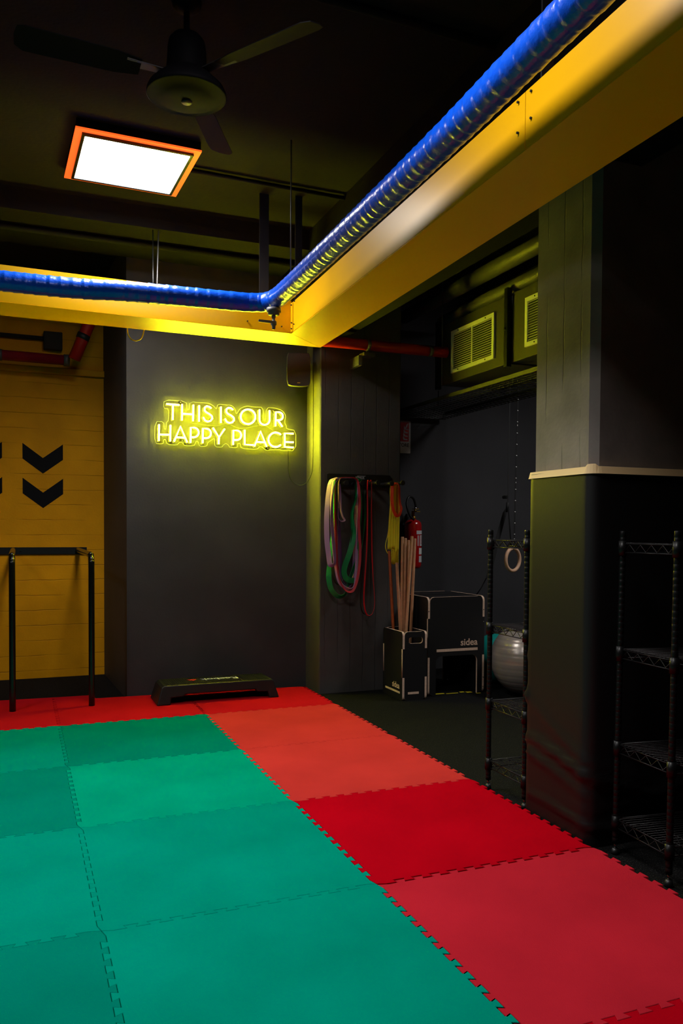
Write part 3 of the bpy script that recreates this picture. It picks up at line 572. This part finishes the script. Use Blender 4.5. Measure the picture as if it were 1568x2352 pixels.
fs = [(j*n+i, j*n+(i+1) % n, (j+1)*n+(i+1) % n, (j+1)*n+i) for j in range(rows) for i in range(n)]
mb = MB().add(vs, fs, True); base = rows*n
mb.add([vs[base+i] for i in range(n)] + [(min(max(vs[base+i][0], CX0), CX1), min(max(vs[base+i][1], CY0), CY1), 1.634) for i in range(n)], [(i, (i+1) % n, n+(i+1) % n, n+i) for i in range(n)])
part(mb, 'vinyl_cover', 'vinyl', pad)
tp = []
for i, (x, y) in enumerate(per):
    px, py = per[i-1]; qx, qy = per[(i+1) % n]; t = Vector((qx-px, qy-py)).normalized(); nx, ny = t.y, -t.x
    tp.append((x, y, nx, ny, .010 if 19 <= i <= 22 else 0))
vs = [(x+nx*.004, y+ny*.004, 1.612) for x, y, nx, ny, q in tp] + [(x+nx*.002-nx*.006, y+ny*.002-ny*.006, 1.643+q) for x, y, nx, ny, q in tp] + [(x-nx*.03, y-ny*.03, 1.646+q) for x, y, nx, ny, q in tp]
fs = [(k*n+i, k*n+(i+1) % n, (k+1)*n+(i+1) % n, (k+1)*n+i) for k in range(2) for i in range(n)]
part(MB().add(vs, fs, False), 'edge_tape', 'tape', pad, label='cream tape along the top edge of the padding')

# ---------------------------------------------------------------- wire shelving
def wire_shelf(label):
    t = thing('wire_shelf_rack', label, 'shelf rack', (0, 0, 0), 'black wire shelf racks')
    Wd, D, H, r = .92, .33, 1.36, .0135
    rings = []; rad = []; z = .05
    while z < H-.01:
        rings += [(0, 0, z), (0, 0, z+.0215), (0, 0, z+.0225), (0, 0, z+.0245)]; rad += [r, r, r*.95, r*.95]; z += .0254
    rings += [(0, 0, H-.004), (0, 0, H)]; rad += [r, r*.8]
    pm = MB().tube(rings, r, 12, radii=rad).build('post', 'black_epoxy', t)
    ft = MB().cyl((0, 0, .028), (0, 0, .05), .006, 10).build('foot_screw', 'chrome', pm)
    fg = MB().lathe([(0, 0), (.016, 0), (.017, .014), (.012, .028), (0, .028)], (0, 0, 0), 14).build('foot', 'black_plastic', pm)
    first = True
    for (x, y) in ((0, 0), (0, D), (Wd, 0), (Wd, D)):
        if first: o = pm; first = False
        else: o = copy_tree(pm, t)
        o.location = (x, y, 0)
    lev = None
    for zt in (1.315, .87, .47, .152):
        if lev is None:
            mb = MB(); w = .003; e = .014
            for (a, b) in (((e, 0), (Wd-e, 0)), ((e, D), (Wd-e, D)), ((0, e), (0, D-e)), ((Wd, e), (Wd, D-e))):
                for z in (0, -.036): mb.tube([(a[0], a[1], z), (b[0], b[1], z)], w, 6)
                L = math.dist(a, b); nz = int(L/.031); nz += nz % 2 == 0
                zig = [(a[0]+(b[0]-a[0])*i/nz, a[1]+(b[1]-a[1])*i/nz, -.003 if i % 2 == 0 else -.033) for i in range(nz+1)]
                mb.tube(zig, .0022, 5)
            lev = mb.build('shelf', 'black_epoxy', t); lev.location = (0, 0, zt)
            mb = MB()
            for i in range(1, 15): mb.tube([(.0, D*i/15, .004), (Wd, D*i/15, .004)], .0018, 5)
            mb.build('wire_deck', 'black_epoxy', lev, shift=False, kind='stuff')
            for f in (.12, .5, .88):
                mb = MB()
                for z in (0, -.03): mb.tube([(Wd*f, 0, z), (Wd*f, D, z)], .0022, 5)
                mb.tube([(Wd*f, D*i/10, 0 if i % 2 else -.03) for i in range(11)], .0018, 5)
                mb.build('cross_truss', 'black_epoxy', lev, shift=False)
            cm = MB().lathe([(.0135, -.048), (.0195, -.048), (.0185, .014), (.0135, .014)], (0, 0, 0), 14).build('collar', 'black_epoxy', lev, shift=False)
            for (x, y) in ((0, D), (Wd, 0), (Wd, D)):
                c = cm.copy(); COL.objects.link(c); c.location = (x, y, 0)
        else:
            o = copy_tree(lev, t); o.location = (0, 0, zt)
    return t
s1 = wire_shelf('black wire shelf rack behind the padded column, in front of the silver ball')
s1.location = (2.302, 3.335, 0)
s2 = copy_tree(s1); s2['label'] = 'black wire shelf rack standing in front of the padded column at the right edge'
s2.location = (2.318, 2.40, 0); s2.rotation_euler = (R(-.4), R(1.0), R(-4))
s1.rotation_euler = (0, 0, 0)

# ---------------------------------------------------------------- dip bars on the yellow wall
db = thing('dip_bars', 'black parallel dip bars fixed to the yellow wall with posts on the mat', 'exercise bars', (0, 7.0, 0))
part(MB().box((-1.2, 7.822, 1.128), (.587, 7.839, 1.190)), 'wall_plate', 'black_metal', db)
for x in (-1.1, -.6, -.044, .508):
    if x < -1: continue
    part(MB().tube(smooth_open([(x, 7.825, 1.165), (x, 7.0, 1.165), (x, 6.45, 1.165), (x, 6.385, 1.155), (x, 6.35, 1.12), (x, 6.34, 1.06), (x, 6.338, .6), (x, 6.336, .031)], 8), .0225, 16), 'bar', 'black_gloss', db)
for x in (-.25, .02, .555): part(MB().cyl((x, 7.815, 1.16), (x, 7.823, 1.16), .007, 10), 'bolt', 'chrome', db)
# painted chevrons
def chev(cx, cz): return [(cx-.172, cz+.13), (cx, cz), (cx+.172, cz+.13), (cx+.172, cz-.01), (cx, cz-.14), (cx-.172, cz-.01)]
blackp = M('black_wall_paint', (9, 9, 12), .7, spec=.12)
for (cx, cz, lab) in ((.211, 1.997, 'upper painted black chevron pointing down on the yellow wall'), (.211, 1.685, 'lower painted black chevron pointing down on the yellow wall'),
                      (-.302, 1.998, 'upper black chevron on the yellow wall cut off by the left edge'), (-.302, 1.687, 'lower black chevron on the yellow wall cut off by the left edge')):
    o = MB().prism(chev(cx, cz), 7.8385, 7.8405, 'Y').build('painted_chevron', blackp); tag(o, lab, 'wall marking', 'painted chevrons')

# ---------------------------------------------------------------- aerobic step
st = thing('aerobic_step', 'black plastic aerobic step with ribbed top lying on the red mats below the sign', 'aerobic step', (1.44, 6.315, .0305))
zb = .0305
poly = [(.962, 0), (1.066, 0), (1.072, .052), (1.165, .056), (1.178, .072), (1.735, .072), (1.742, .056), (1.832, .05), (1.842, 0), (1.922, 0), (1.884, .13), (1.868, .145), (1.018, .145), (1.0, .13)]
mb = MB().prism([(x, zb+z) for x, z in poly], 6.145, 6.485, 'Y')
mb.v = [(x, 6.315+(y-6.315)*(1-.16*(z-zb)/.145), z) for x, y, z in mb.v]
part(mb, 'platform', 'black_plastic', st, bevel=.009, seg=3)
mb = MB()
for i in range(46):
    x = 1.04+i*.0178
    if 1.21 < x < 1.635:
        for (a, b) in ((6.19, 6.262), (6.372, 6.44)): mb.box((x, a, zb+.1448), (x+.008, b, zb+.1475))
    else: mb.box((x, 6.19, zb+.1448), (x+.008, 6.44, zb+.1475))
part(mb, 'ribs', 'black_plastic', st, kind='stuff')
lettering('Reebok', 'lettering', 'white_print', st, (1.625, 6.355, zb+.1472), (-1, 0, 0), (0, -1, 0), .078, .0008, bold=.02, width=.30)
mb = MB()
for tri in (((1.305, 6.355), (1.222, 6.355), (1.235, 6.34), (1.292, 6.34)), ((1.232, 6.334), (1.258, 6.30), (1.268, 6.308), (1.25, 6.334)), ((1.296, 6.334), (1.266, 6.285), (1.262, 6.297), (1.282, 6.334)), ((1.255, 6.332), (1.278, 6.332), (1.267, 6.314))):
    mb.prism(list(tri), zb+.1472, zb+.148)
part(mb, 'logo', 'red_print', st)
part(MB().box((.985, 6.24, zb+.07), (.9905, 6.39, zb+.072)), 'side_groove', 'dark_steel', st)

# ---------------------------------------------------------------- hook board, bands
hb = thing('hook_board', 'black wall-mounted peg rail with white logo on the pier, bands hung from it', 'hook rail', (2.66, 6.28, 1.735))
part(MB().prism(rrect(2.373, 1.722, 2.945, 1.828, .012), 6.278, 6.2895, 'Y'), 'board', 'black_metal', hb)
for (x, z) in ((2.459, 1.742), (2.598, 1.745), (2.739, 1.752), (2.861, 1.749)):
    p_ = part(MB().cyl((x, 6.08, z), (x, 6.278, z), .014, 14), 'peg', 'strap', hb)
p_ = part(MB().cyl((2.955, 6.07, 1.755), (2.93, 6.278, 1.752), .014, 14), 'peg', 'strap', hb)
for (x, y, z) in ((2.459, 6.08, 1.742), (2.598, 6.08, 1.745), (2.739, 6.08, 1.752), (2.861, 6.08, 1.749), (2.955, 6.068, 1.755)):
    part(MB().cyl((x, y-.012, z), (x, y, z), .021, 16), 'peg_cap', 'strap', hb, bevel=.003)
part(MB().cyl((2.915, 6.272, 1.765), (2.915, 6.279, 1.765), .004, 8), 'screw', 'chrome', hb)
lettering('XENIOS', 'logo', 'white_print', hb, (2.617, 6.2775, 1.796), (1, 0, 0), (0, 0, 1), .015, .0006, bold=.01, shear=.25, width=.085)
part(MB().box((2.635, 6.2765, 1.8145), (2.714, 6.2775, 1.8165)).box((2.628, 6.2765, 1.7905), (2.706, 6.2775, 1.7925)), 'logo_line', 'white_print', hb)
def twist_path(Y, xz, base, amp, ph, k=9):
    P = smooth_closed([(x, Y, z) for x, z in xz], k); wd = []
    for i, p in enumerate(P):
        t = (P[(i+1) % len(P)]-P[i-1]).normalized(); nn = Vector((t.z, 0, -t.x)); a = R(base + amp*math.sin(p.z*6+ph))
        if p.z > 1.72: a *= max(0, (1.80-p.z)/.08)
        wd.append(Vector((0, 1, 0))*math.cos(a) + nn*math.sin(a))
    return P, wd
bc = {k: M('latex_'+k, c, .5, spec=.4) for k, c in dict(lilac=(168, 132, 190), pink=(186, 148, 190), green=(14, 128, 70), dkgreen=(10, 96, 58), maroon=(176, 44, 60), violet=(120, 78, 150), black=(26, 26, 24), red=(196, 14, 26), yellow=(236, 216, 36), orange=(240, 66, 18), amber=(236, 160, 12)).items()}
BD = dict(lilac_outer=('lilac', .042, 40, 18, 0, 'wide lilac resistance band, outermost on the left of the peg rail'), pink=('pink', .032, 35, 25, 1, 'pale pink-lilac resistance band beside the outermost lilac one'),
 green_long=('green', .045, 28, 25, 2, 'long bright green resistance band hanging lowest at the left'), maroon=('maroon', .022, 55, 15, 0, 'maroon resistance band arching over the front of the bundle'),
 lilac_short=('lilac', .02, 45, 20, 2, 'short folded lilac band inside the bundle near the peg rail'), green_twist=('green', .045, 42, 40, 1.5, 'twisted green resistance band in the middle of the bundle'),
 violet=('violet', .045, 30, 30, .5, 'dark violet resistance band at the back of the bundle'), black_thin=('black', .016, 40, 20, 0, 'thin black resistance band looped in the coloured bundle'),
 red_thin=('red', .011, 50, 20, 0, 'thin bright red band hanging alone in a long loop'), black_long=('black', .012, 40, 20, 1, 'thin black band hanging behind the bright red loop'),
 yellow_thin=('yellow', .007, 30, 20, 0, 'thin yellow band loop beside the wide yellow strips'), orange=('orange', .026, 60, 12, 0, 'short orange band loop on the rightmost peg'), amber=('amber', .03, 60, 15, 0, 'short amber band inside the orange loop on the rightmost peg'))
for kname, (Y, xz) in BANDS.items():
    m_, w, base, amp, ph, lab = BD[kname]
    P, wd = twist_path(Y, xz, base, amp, ph)
    o = MB().ribbon(P, wd, w, .0032).build('resistance_band', bc[m_]); tag(o, lab, 'resistance band', 'bands on the peg rail')
def strip(Y, L, Rr, mat, lab):
    n, m_ = 24, 8; vs = []
    Ls = smooth_open([(x, 0, z) for x, z in L], 8); Rs = smooth_open([(x, 0, z) for x, z in Rr], 8)
    for th in (0, .0012):
        for i in range(n+1):
            a = Ls[int(i/n*(len(Ls)-1))]; b = Rs[int(i/n*(len(Rs)-1))]
            for j in range(m_+1):
                p = a.lerp(b, j/m_); vs.append((p.x, Y+th+.006*math.sin(j*2.1+i*.12)*(.4+i/n*.6), p.z+.006*math.sin(j*1.7)*(i == n)))
    fs = []; q = (n+1)*(m_+1)
    for i in range(n):
        for j in range(m_):
            a = i*(m_+1)+j; fs += [(a, a+1, a+m_+2, a+m_+1), (q+a, q+a+m_+1, q+a+m_+2, q+a+1)]
    edge = [j for j in range(m_+1)] + [i*(m_+1)+m_ for i in range(1, n+1)] + [n*(m_+1)+j for j in range(m_-1, -1, -1)] + [i*(m_+1) for i in range(n-1, 0, -1)]
    fs += [(edge[i], q+edge[i], q+edge[(i+1) % len(edge)], edge[(i+1) % len(edge)]) for i in range(len(edge))]
    o = MB().add(vs, fs, True).build('elastic_strip', mat); return tag(o, lab, 'exercise band', 'bands on the peg rail')
strip(6.115, [(2.88, 1.75), (2.87, 1.61), (2.854, 1.384), (2.845, 1.20)], [(2.923, 1.75), (2.922, 1.61), (2.921, 1.482), (2.918, 1.21)], bc['yellow'], 'shorter wide yellow latex strip on the rightmost peg')
strip(6.15, [(2.93, 1.75), (2.915, 1.547), (2.904, 1.352), (2.892, 1.08)], [(2.966, 1.75), (2.972, 1.60), (2.972, 1.483), (2.968, 1.077)], bc['yellow'], 'longer wide yellow latex strip behind the shorter one')

# ---------------------------------------------------------------- plywood crate with sticks
def ply(mb_poly, axis, a, b, name, parent): # black faces, pale edges
    return part(MB().prism(mb_poly, a, b, axis, side_mat=1), name, ['black_ply', 'ply'], parent)
def tabbed(u0, u1, z0, z1, cuts, r, t, left=True, right=True):
    """panel outline with the corner tabs cut back by t between the heights in cuts"""
    a, b = cuts; q = []
    n = 4
    q += [(u1-r+r*math.cos(R(-90+90*i/n)), z0+r+r*math.sin(R(-90+90*i/n))) for i in range(n+1)]
    if right: q += [(u1, a), (u1-t, a), (u1-t, b), (u1, b)]
    q += [(u1-r+r*math.cos(R(90*i/n)), z1-r+r*math.sin(R(90*i/n))) for i in range(n+1)]
    q += [(u0+r+r*math.cos(R(90+90*i/n)), z1-r+r*math.sin(R(90+90*i/n))) for i in range(n+1)]
    if left: q += [(u0, b), (u0+t, b), (u0+t, a), (u0, a)]
    q += [(u0+r+r*math.cos(R(180+90*i/n)), z0+r+r*math.sin(R(180+90*i/n))) for i in range(n+1)]
    return q
def tongued(u0, u1, z0, z1, cuts, r, t):
    """panel outline that reaches the outer corner only between the heights in cuts"""
    a, b = cuts; n = 4; q = []
    i0, i1 = u0+t, u1-t
    q += [(i1-r+r*math.cos(R(-90+90*i/n)), z0+r+r*math.sin(R(-90+90*i/n))) for i in range(n+1)] + [(i1, a), (u1, a), (u1, b), (i1, b)]
    q += [(i1-r+r*math.cos(R(90*i/n)), z1-r+r*math.sin(R(90*i/n))) for i in range(n+1)]
    q += [(i0+r+r*math.cos(R(90+90*i/n)), z1-r+r*math.sin(R(90+90*i/n))) for i in range(n+1)] + [(i0, b), (u0, b), (u0, a), (i0, a)]
    q += [(i0+r+r*math.cos(R(180+90*i/n)), z0+r+r*math.sin(R(180+90*i/n))) for i in range(n+1)]
    return q
T = .018
def holed(outer, hole, axis, a, b, name, parent):
    """panel with a hole (handle or arch): outline bridged to the hole"""
    i = max(range(len(outer)), key=lambda k: outer[k][1]*10 - abs(outer[k][0]-hole[0][0])); j = min(range(len(hole)), key=lambda k: math.dist(hole[k], outer[i]))
    bm = bmesh.new()
    me = bpy.data.meshes.new('p'); cu = bpy.data.curves.new('c', 'CURVE'); cu.dimensions = '2D'; cu.fill_mode = 'BOTH'; cu.extrude = (b-a)/2
    for lp in (outer, hole):
        sp_ = cu.splines.new('POLY'); sp_.points.add(len(lp)-1); sp_.use_cyclic_u = True
        for k_, p in enumerate(lp): sp_.points[k_].co = (p[0], p[1], 0, 1)
    ob = bpy.data.objects.new('c', cu); COL.objects.link(ob); bpy.context.view_layer.update()
    me = bpy.data.meshes.new_from_object(ob.evaluated_get(bpy.context.evaluated_depsgraph_get())); bpy.data.objects.remove(ob)
    off = Vector((0, 0, 0)); p = parent
    while p is not None: off += p.location; p = p.parent
    side = [abs(f.normal.z) < .5 for f in me.polygons]
    for v_ in me.vertices:
        x, y, z = v_.co
        v_.co = (Vector((x, (a+b)/2+z, y)) if axis == 'Y' else Vector(((a+b)/2+z, x, y))) - off
    me.materials.clear(); me.materials.append(K['black_ply']); me.materials.append(K['ply'])
    for f, s_ in zip(me.polygons, side): f.material_index = 1 if s_ else 0
    bm.from_mesh(me); bmesh.ops.remove_doubles(bm, verts=bm.verts, dist=1e-5); bmesh.ops.recalc_face_normals(bm, faces=bm.faces); bm.to_mesh(me); bm.free()
    o = bpy.data.objects.new(name, me); COL.objects.link(o); o.parent = parent
    return o
cr = thing('stick_crate', 'tall narrow black plywood crate with handle slot holding the wooden sticks', 'crate', (2.95, 5.98, 0))
ax0, ax1, ay0, ay1, ah = 2.838, 3.056, 5.80, 6.17, .552
cutA = (.185, .415)
ply(tabbed(ay0, ay1, .0, ah, cutA, .03, T), 'X', ax0, ax0+T, 'side_panel', cr)
ply(tabbed(ay0, ay1, .0, ah, cutA, .03, T), 'X', ax1-T, ax1, 'side_panel', cr)
slot = rrect(ax0+.052, ah-.095, ax1-.038, ah-.045, .022, 6)
holed(tongued(ax0, ax1, .0, ah, cutA, .03, T), slot, 'Y', ay0, ay0+T, 'front_panel', cr)
holed(tongued(ax0, ax1, .0, ah, cutA, .03, T), slot, 'Y', ay1-T, ay1, 'back_panel', cr)
part(MB().box((ax0+T, ay0+T, .03), (ax1-T, ay1-T, .045)), 'base_panel', 'black_ply', cr)
part(MB().box((ax0-.0012, 5.845, .052), (ax0+.001, 6.12, .068)), 'joint_tenon', 'ply', cr)
part(MB().box((2.888, ay0-.0012, .050), (2.985, ay0+.001, .068)), 'joint_tenon', 'ply', cr)
lettering('sidea', 'lettering', 'ply', cr, (ax0-.0006, 5.985, .088), (0, -1, 0), (0, 0, 1), .05, .0006, bold=.02, width=.135)
#STICKS
STK = [[[2.799, 1.195], [2.839, 0.573], 6.10], [[2.867, 1.099], [2.902, 0.571], 6.07], [[2.917, 1.31], [2.913, 0.57], 6.03], [[2.944, 1.299], [2.94, 0.569], 6.075], [[2.972, 1.283], [2.968, 0.568], 6.09], [[3.004, 1.315], [2.959, 0.569], 5.985], [[3.031, 1.296], [3.001, 0.567], 6.03]]
sl = ['orange-brown wooden stick leaning at the left of the crate', 'short pale wooden stick below the yellow strips', 'pale wooden stick, leftmost of the close bunch in the crate', 'thin pale wooden stick, second of the close bunch',
      'pale wooden stick in the middle of the close bunch', 'pale wooden stick crossing in front of the bunch', 'pale wooden stick at the right of the bunch in front of the extinguisher']
for i, (a, b, Y) in enumerate(STK):
    k = Y/5.98; A = (a[0]*k, 1.368+(a[1]-1.368)*k); B = (b[0]*k, 1.368+(b[1]-1.368)*k)
    sl_ = (A[0]-B[0])/(A[1]-B[1]); bx = B[0]-sl_*(B[1]-.046); bx = min(max(bx, 2.874), 3.02)
    o = MB().tube([(bx, Y, .046), (B[0], Y, B[1]), (A[0], Y, A[1]-.003), (A[0], Y, A[1])], .0125, 12, radii=[.0125, .0125, .0125, .010]).build('wooden_stick', 'wood_dark' if i == 0 else 'wood')
    tag(o, sl[i], 'stick', 'sticks in the crate')

# ---------------------------------------------------------------- big plywood plyometric box
pb = thing('plyometric_box', 'large black plywood jump box with arched opening behind the stick crate', 'jump box', (3.37, 6.2, 0))
bx0, bx1, by0, by1, bh = 3.108, 3.642, 5.885, 6.48, .815
cutB = (.32, .64)
arch = [(3.185, .0)] + [(3.185, .27)] + [(3.235+.05*math.cos(R(180-90*i/5)), .275+.05*math.sin(R(180-90*i/5))) for i in range(6)] + [(3.525+.05*math.cos(R(90-90*i/5)), .275+.05*math.sin(R(90-90*i/5))) for i in range(6)] + [(3.575, .0)]
def arched(q):  # put the arch into the bottom edge of a panel outline
    k = min(range(len(q)), key=lambda i: q[i][1]*100 + q[i][0]); zmin = min(p[1] for p in q)
    lo = [i for i, p in enumerate(q) if abs(p[1]-zmin) < 1e-6]; a = max(lo, key=lambda i: q[i][0]); out = q[a:] + q[:a]     # starts at bottom right
    return out + arch                                                                                             # last point is bottom left
ply(arched(tongued(bx0, bx1, .0, bh, cutB, .04, T)), 'Y', by0, by0+T, 'front_panel', pb)
ply(arched(tongued(bx0, bx1, .0, bh, cutB, .04, T)), 'Y', by1-T, by1, 'back_panel', pb)
ply(tabbed(by0, by1, .0, bh, cutB, .04, T), 'X', bx0, bx0+T, 'side_panel', pb)
ply(tabbed(by0, by1, .0, bh, cutB, .04, T), 'X', bx1-T, bx1, 'side_panel', pb)
part(MB().box((bx0+T, by0+T, bh-.024), (bx1-T, 6.17, bh-.006)), 'top_panel', 'black_ply', pb)
part(MB().box((bx0+T, 6.178, bh-.024), (bx1-T, by1-T, bh-.002)), 'top_panel', 'black_ply', pb)
part(MB().box((3.19, by0-.0012, .362), (3.578, by0+.001, .384)), 'joint_tenon', 'ply', pb)
part(MB().box((3.2, by0+T, .363), (3.57, by1-T, .381)), 'inner_shelf', 'black_ply', pb)
part(MB().box((3.36, 6.3, 0), (3.378, by1-T, .363)), 'inner_divider', 'black_ply', pb)
lettering('sidea', 'lettering', 'ply', pb, (3.415, by0-.0006, .405), (1, 0, 0), (0, 0, 1), .058, .0006, bold=.02, width=.162)
for (x, z) in ((3.115, .70), (3.115, .60), (3.633, .70), (3.633, .60), (3.633, .13), (3.633, .05)): part(MB().cyl((x, by0-.002, z), (x, by0+.001, z), .004, 8), 'screw', 'chrome', pb)
ht = thing('hazard_tape', 'worn yellow and black hazard tape on the floor under the jump box arch', 'floor tape', (3.4, 5.95, .002))
for (a, b, c, d) in ((3.18, 3.30, 5.94, 5.965), (3.31, 3.42, 5.925, 5.94), (3.45, 3.49, 5.94, 5.965), (3.50, 3.55, 5.91, 5.95), (3.56, 3.60, 5.86, 5.875)):
    part(MB().box((a, c, .0006), (b, d, .0015)), 'tape_piece', 'hazard_yellow', ht)

# ---------------------------------------------------------------- balls
def ball(c, r, mat, lab, grooves=0):
    mb = MB(); prof = []
    for i in range(0, 97):
        a = math.pi*i/96; rr = r - (.0018*r/.3 if grooves and i % 6 == 0 and 0 < i < 96 else 0); prof.append((rr*math.sin(a), -rr*math.cos(a)))
    o = mb.lathe(prof, (0, 0, 0), 64).build('exercise_ball', mat); o.location = c; return tag(o, lab, 'exercise ball')
ball((3.92, 5.67, .301), .30, 'silver_ball', 'large silver exercise ball on the floor behind the wire shelf rack', 1)
ball((3.96, 6.21, .221), .22, 'teal_ball', 'teal exercise ball half hidden behind the silver ball')

# ---------------------------------------------------------------- fire extinguisher and its sign
ex = thing('fire_extinguisher', 'red fire extinguisher with black hose hanging on the back wall behind the sticks', 'fire extinguisher', (3.49, 6.93, 1.0))
c = (3.495, 6.94, 0)
part(MB().lathe([(0, 1.0), (.06, 1.0), (.076, 1.012), (.082, 1.035), (.083, 1.41), (.078, 1.435), (.06, 1.455), (.03, 1.466), (.022, 1.475), (0, 1.475)], c, 32), 'cylinder', 'ext_red', ex)
vs = []; nn = 18
for i in range(nn+1):
    a = R(-130+150*i/nn); vs += [(c[0]+.0836*math.cos(a), c[1]+.0836*math.sin(a), z) for z in (1.08, 1.365)]
lb = part(MB().add(vs, [(2*i, 2*i+2, 2*i+3, 2*i+1) for i in range(nn)], True), 'label', 'ext_red', ex)
for (z0, z1, a0, a1, mt) in ((1.325, 1.36, -92, 10, 'sign_white'), (1.06, 1.12, -72, 10, 'sign_white'), (1.215, 1.315, -84, -76, 'sign_white'), (1.215, 1.315, -66, 10, 'sign_white'), (1.135, 1.195, -72, 10, 'white_print')):
    vs = []
    for i in range(9):
        a = R(a0+(a1-a0)*i/8); vs += [(c[0]+.0842*math.cos(a), c[1]+.0842*math.sin(a), z) for z in (z0, z1)]
    part(MB().add(vs, [(2*i, 2*i+2, 2*i+3, 2*i+1) for i in range(8)], True), 'label_print', mt, ex)
for k_ in range(7):
    z = 1.232+.0115*k_; vs = []
    for i in range(9):
        a = R(-62+66*i/8); vs += [(c[0]+.0846*math.cos(a), c[1]+.0846*math.sin(a), z_) for z_ in (z, z+.004)]
    part(MB().add(vs, [(2*i, 2*i+2, 2*i+3, 2*i+1) for i in range(8)], True), 'label_text', 'ext_red', ex)
part(MB().lathe([(0, 1.47), (.026, 1.47), (.028, 1.492), (.016, 1.497), (.015, 1.545), (0, 1.55)], c, 18), 'valve', 'brass', ex)
part(MB().box((c[0]-.005, c[1]-.09, 1.535), (c[0]+.03, c[1]+.02, 1.543)).box((c[0]-.004, c[1]-.08, 1.56), (c[0]+.02, c[1]+.01, 1.568)), 'handle', 'brass', ex)
part(MB().tube(smooth_open([(c[0]+.02, c[1]-.01, 1.54), (c[0]+.015, c[1]-.02, 1.60), (c[0]-.02, c[1]-.04, 1.665), (c[0]-.075, c[1]-.06, 1.675), (c[0]-.105, c[1]-.075, 1.62), (c[0]-.10, c[1]-.085, 1.56), (c[0]-.075, c[1]-.085, 1.50), (c[0]-.03, c[1]-.08, 1.46)]), .0105, 10), 'hose', 'black_plastic', ex)
part(MB().cyl((c[0]+.018, c[1]-.012, 1.545), (c[0]+.016, c[1]-.018, 1.585), .012, 10), 'hose_ferrule', 'chrome', ex)
part(MB().box((c[0]-.02, 7.02, 1.35), (c[0]+.02, 7.05, 1.52)), 'wall_bracket', 'dark_steel', ex)
es = thing('extinguisher_sign', 'white and red ESTINTORE wall sign partly hidden by the black pier', 'sign', (3.39, 7.04, 2.1))
part(MB().prism(rrect(3.262, 2.102, 3.514, 2.412, .008), 7.045, 7.049, 'Y'), 'plate', 'sign_white', es)
part(MB().prism(rrect(3.28, 2.215, 3.496, 2.398, .006), 7.044, 7.0452, 'Y'), 'red_field', 'sign_red', es)
lettering('ESTINTORE', 'lettering', 'black_print', es, (3.278, 7.0442, 2.163), (1, 0, 0), (0, 0, 1), .034, .0005, bold=.02, width=.22)
mb = MB()
for k_ in range(4):
    x, z = 3.432+.003*k_, 2.228+.033*k_
    mb.prism([(x, z+.018), (x+.004, z+.004), (x+.018, z), (x+.05, z), (x+.046, z+.008), (x+.024, z+.012), (x+.010, z+.028), (x+.004, z+.04)], 7.0428, 7.0442, 'Y')
mb.prism([(3.455, 2.34), (3.475, 2.35), (3.49, 2.39), (3.48, 2.385), (3.468, 2.375)], 7.0428, 7.0442, 'Y')
part(mb, 'flame_symbol', 'sign_white', es)
part(MB().prism(rrect(3.36, 2.235, 3.405, 2.35, .012), 7.0428, 7.0442, 'Y').box((3.372, 7.0428, 2.352), (3.393, 7.0442, 2.375)), 'extinguisher_symbol', 'sign_white', es)

# ---------------------------------------------------------------- gymnastic ring and suspension strap
gr = thing('gymnastic_ring', 'wooden gymnastic ring hanging on a black webbing strap above the silver ball', 'gym ring', (4.125, 6.2, 1.10))
ra = R(19.5); mb = MB(); P = []
for i in range(40):
    a = 2*math.pi*i/40; P.append((4.125+.101*math.cos(a)*math.cos(ra), 6.2+.101*math.cos(a)*math.sin(ra), 1.104+.101*math.sin(a)))
part(MB().tube(P, .016, 12, closed=True), 'ring', 'ring_wood', gr)
wd = Vector((.8, .6, 0))
part(MB().ribbon([(4.13, 6.19, 1.19), (4.131, 6.19, 1.25), (4.14, 6.19, 1.9), (4.155, 6.19, 2.6), (4.17, 6.19, 3.65)], [wd]*5, .03, .002, closed=False), 'strap', 'strap', gr)
part(MB().ribbon([(4.118, 6.21, 1.19), (4.112, 6.215, 1.25), (4.098, 6.23, 1.48), (4.094, 6.235, 1.58)], [wd]*4, .028, .002, closed=False), 'strap', 'strap', gr)
mb = MB(); z = 1.33
def sx(z): return 4.131+(z-1.25)*.0178
while z < 2.62:
    mb.ribbon([(sx(z), 6.1875, z), (sx(z), 6.1875, z+.006)], [wd]*2, .026, .001, closed=False)
    z += .1005
for z in (2.30, 1.79, 1.285): mb.ribbon([(sx(z), 6.1875, z), (sx(z), 6.1875, z+.012)], [wd]*2, .012, .001, closed=False)
part(mb, 'stitch_marks', 'white_print', gr)
ss_ = thing('suspension_strap', 'black suspension strap sloping down behind the wire shelf rack beside the ring', 'strap', (4.1, 6.3, .9))
part(MB().ribbon([(4.16, 6.3, 3.6), (4.139, 6.3, 2.5), (4.133, 6.3, 1.70), (4.131, 6.3, 1.60)], [(1, 0, 0)]*4, .012, .002, closed=False), 'strap', 'strap', ss_)
part(MB().prism(rrect(4.075, 1.652, 4.128, 1.682, .012), 6.29, 6.305, 'Y'), 'buckle', 'black_plastic', ss_)
part(MB().tube([(4.131, 6.3, 1.62), (4.128, 6.3, 1.58), (4.123, 6.3, 1.545)], .014, 8), 'knot', 'strap', ss_)
part(MB().ribbon([(4.123, 6.3, 1.55), (4.10, 6.3, 1.52), (4.05, 6.3, 1.36), (3.974, 6.3, 1.084), (3.93, 6.3, .93)], [(1, 0, .25)]*5, .042, .003, closed=False), 'handle_strap', 'strap', ss_)
part(MB().tube([(3.93, 6.32, .94), (3.89, 6.35, .84), (3.85, 6.40, .75)], .005, 6), 'cord', 'strap', ss_)
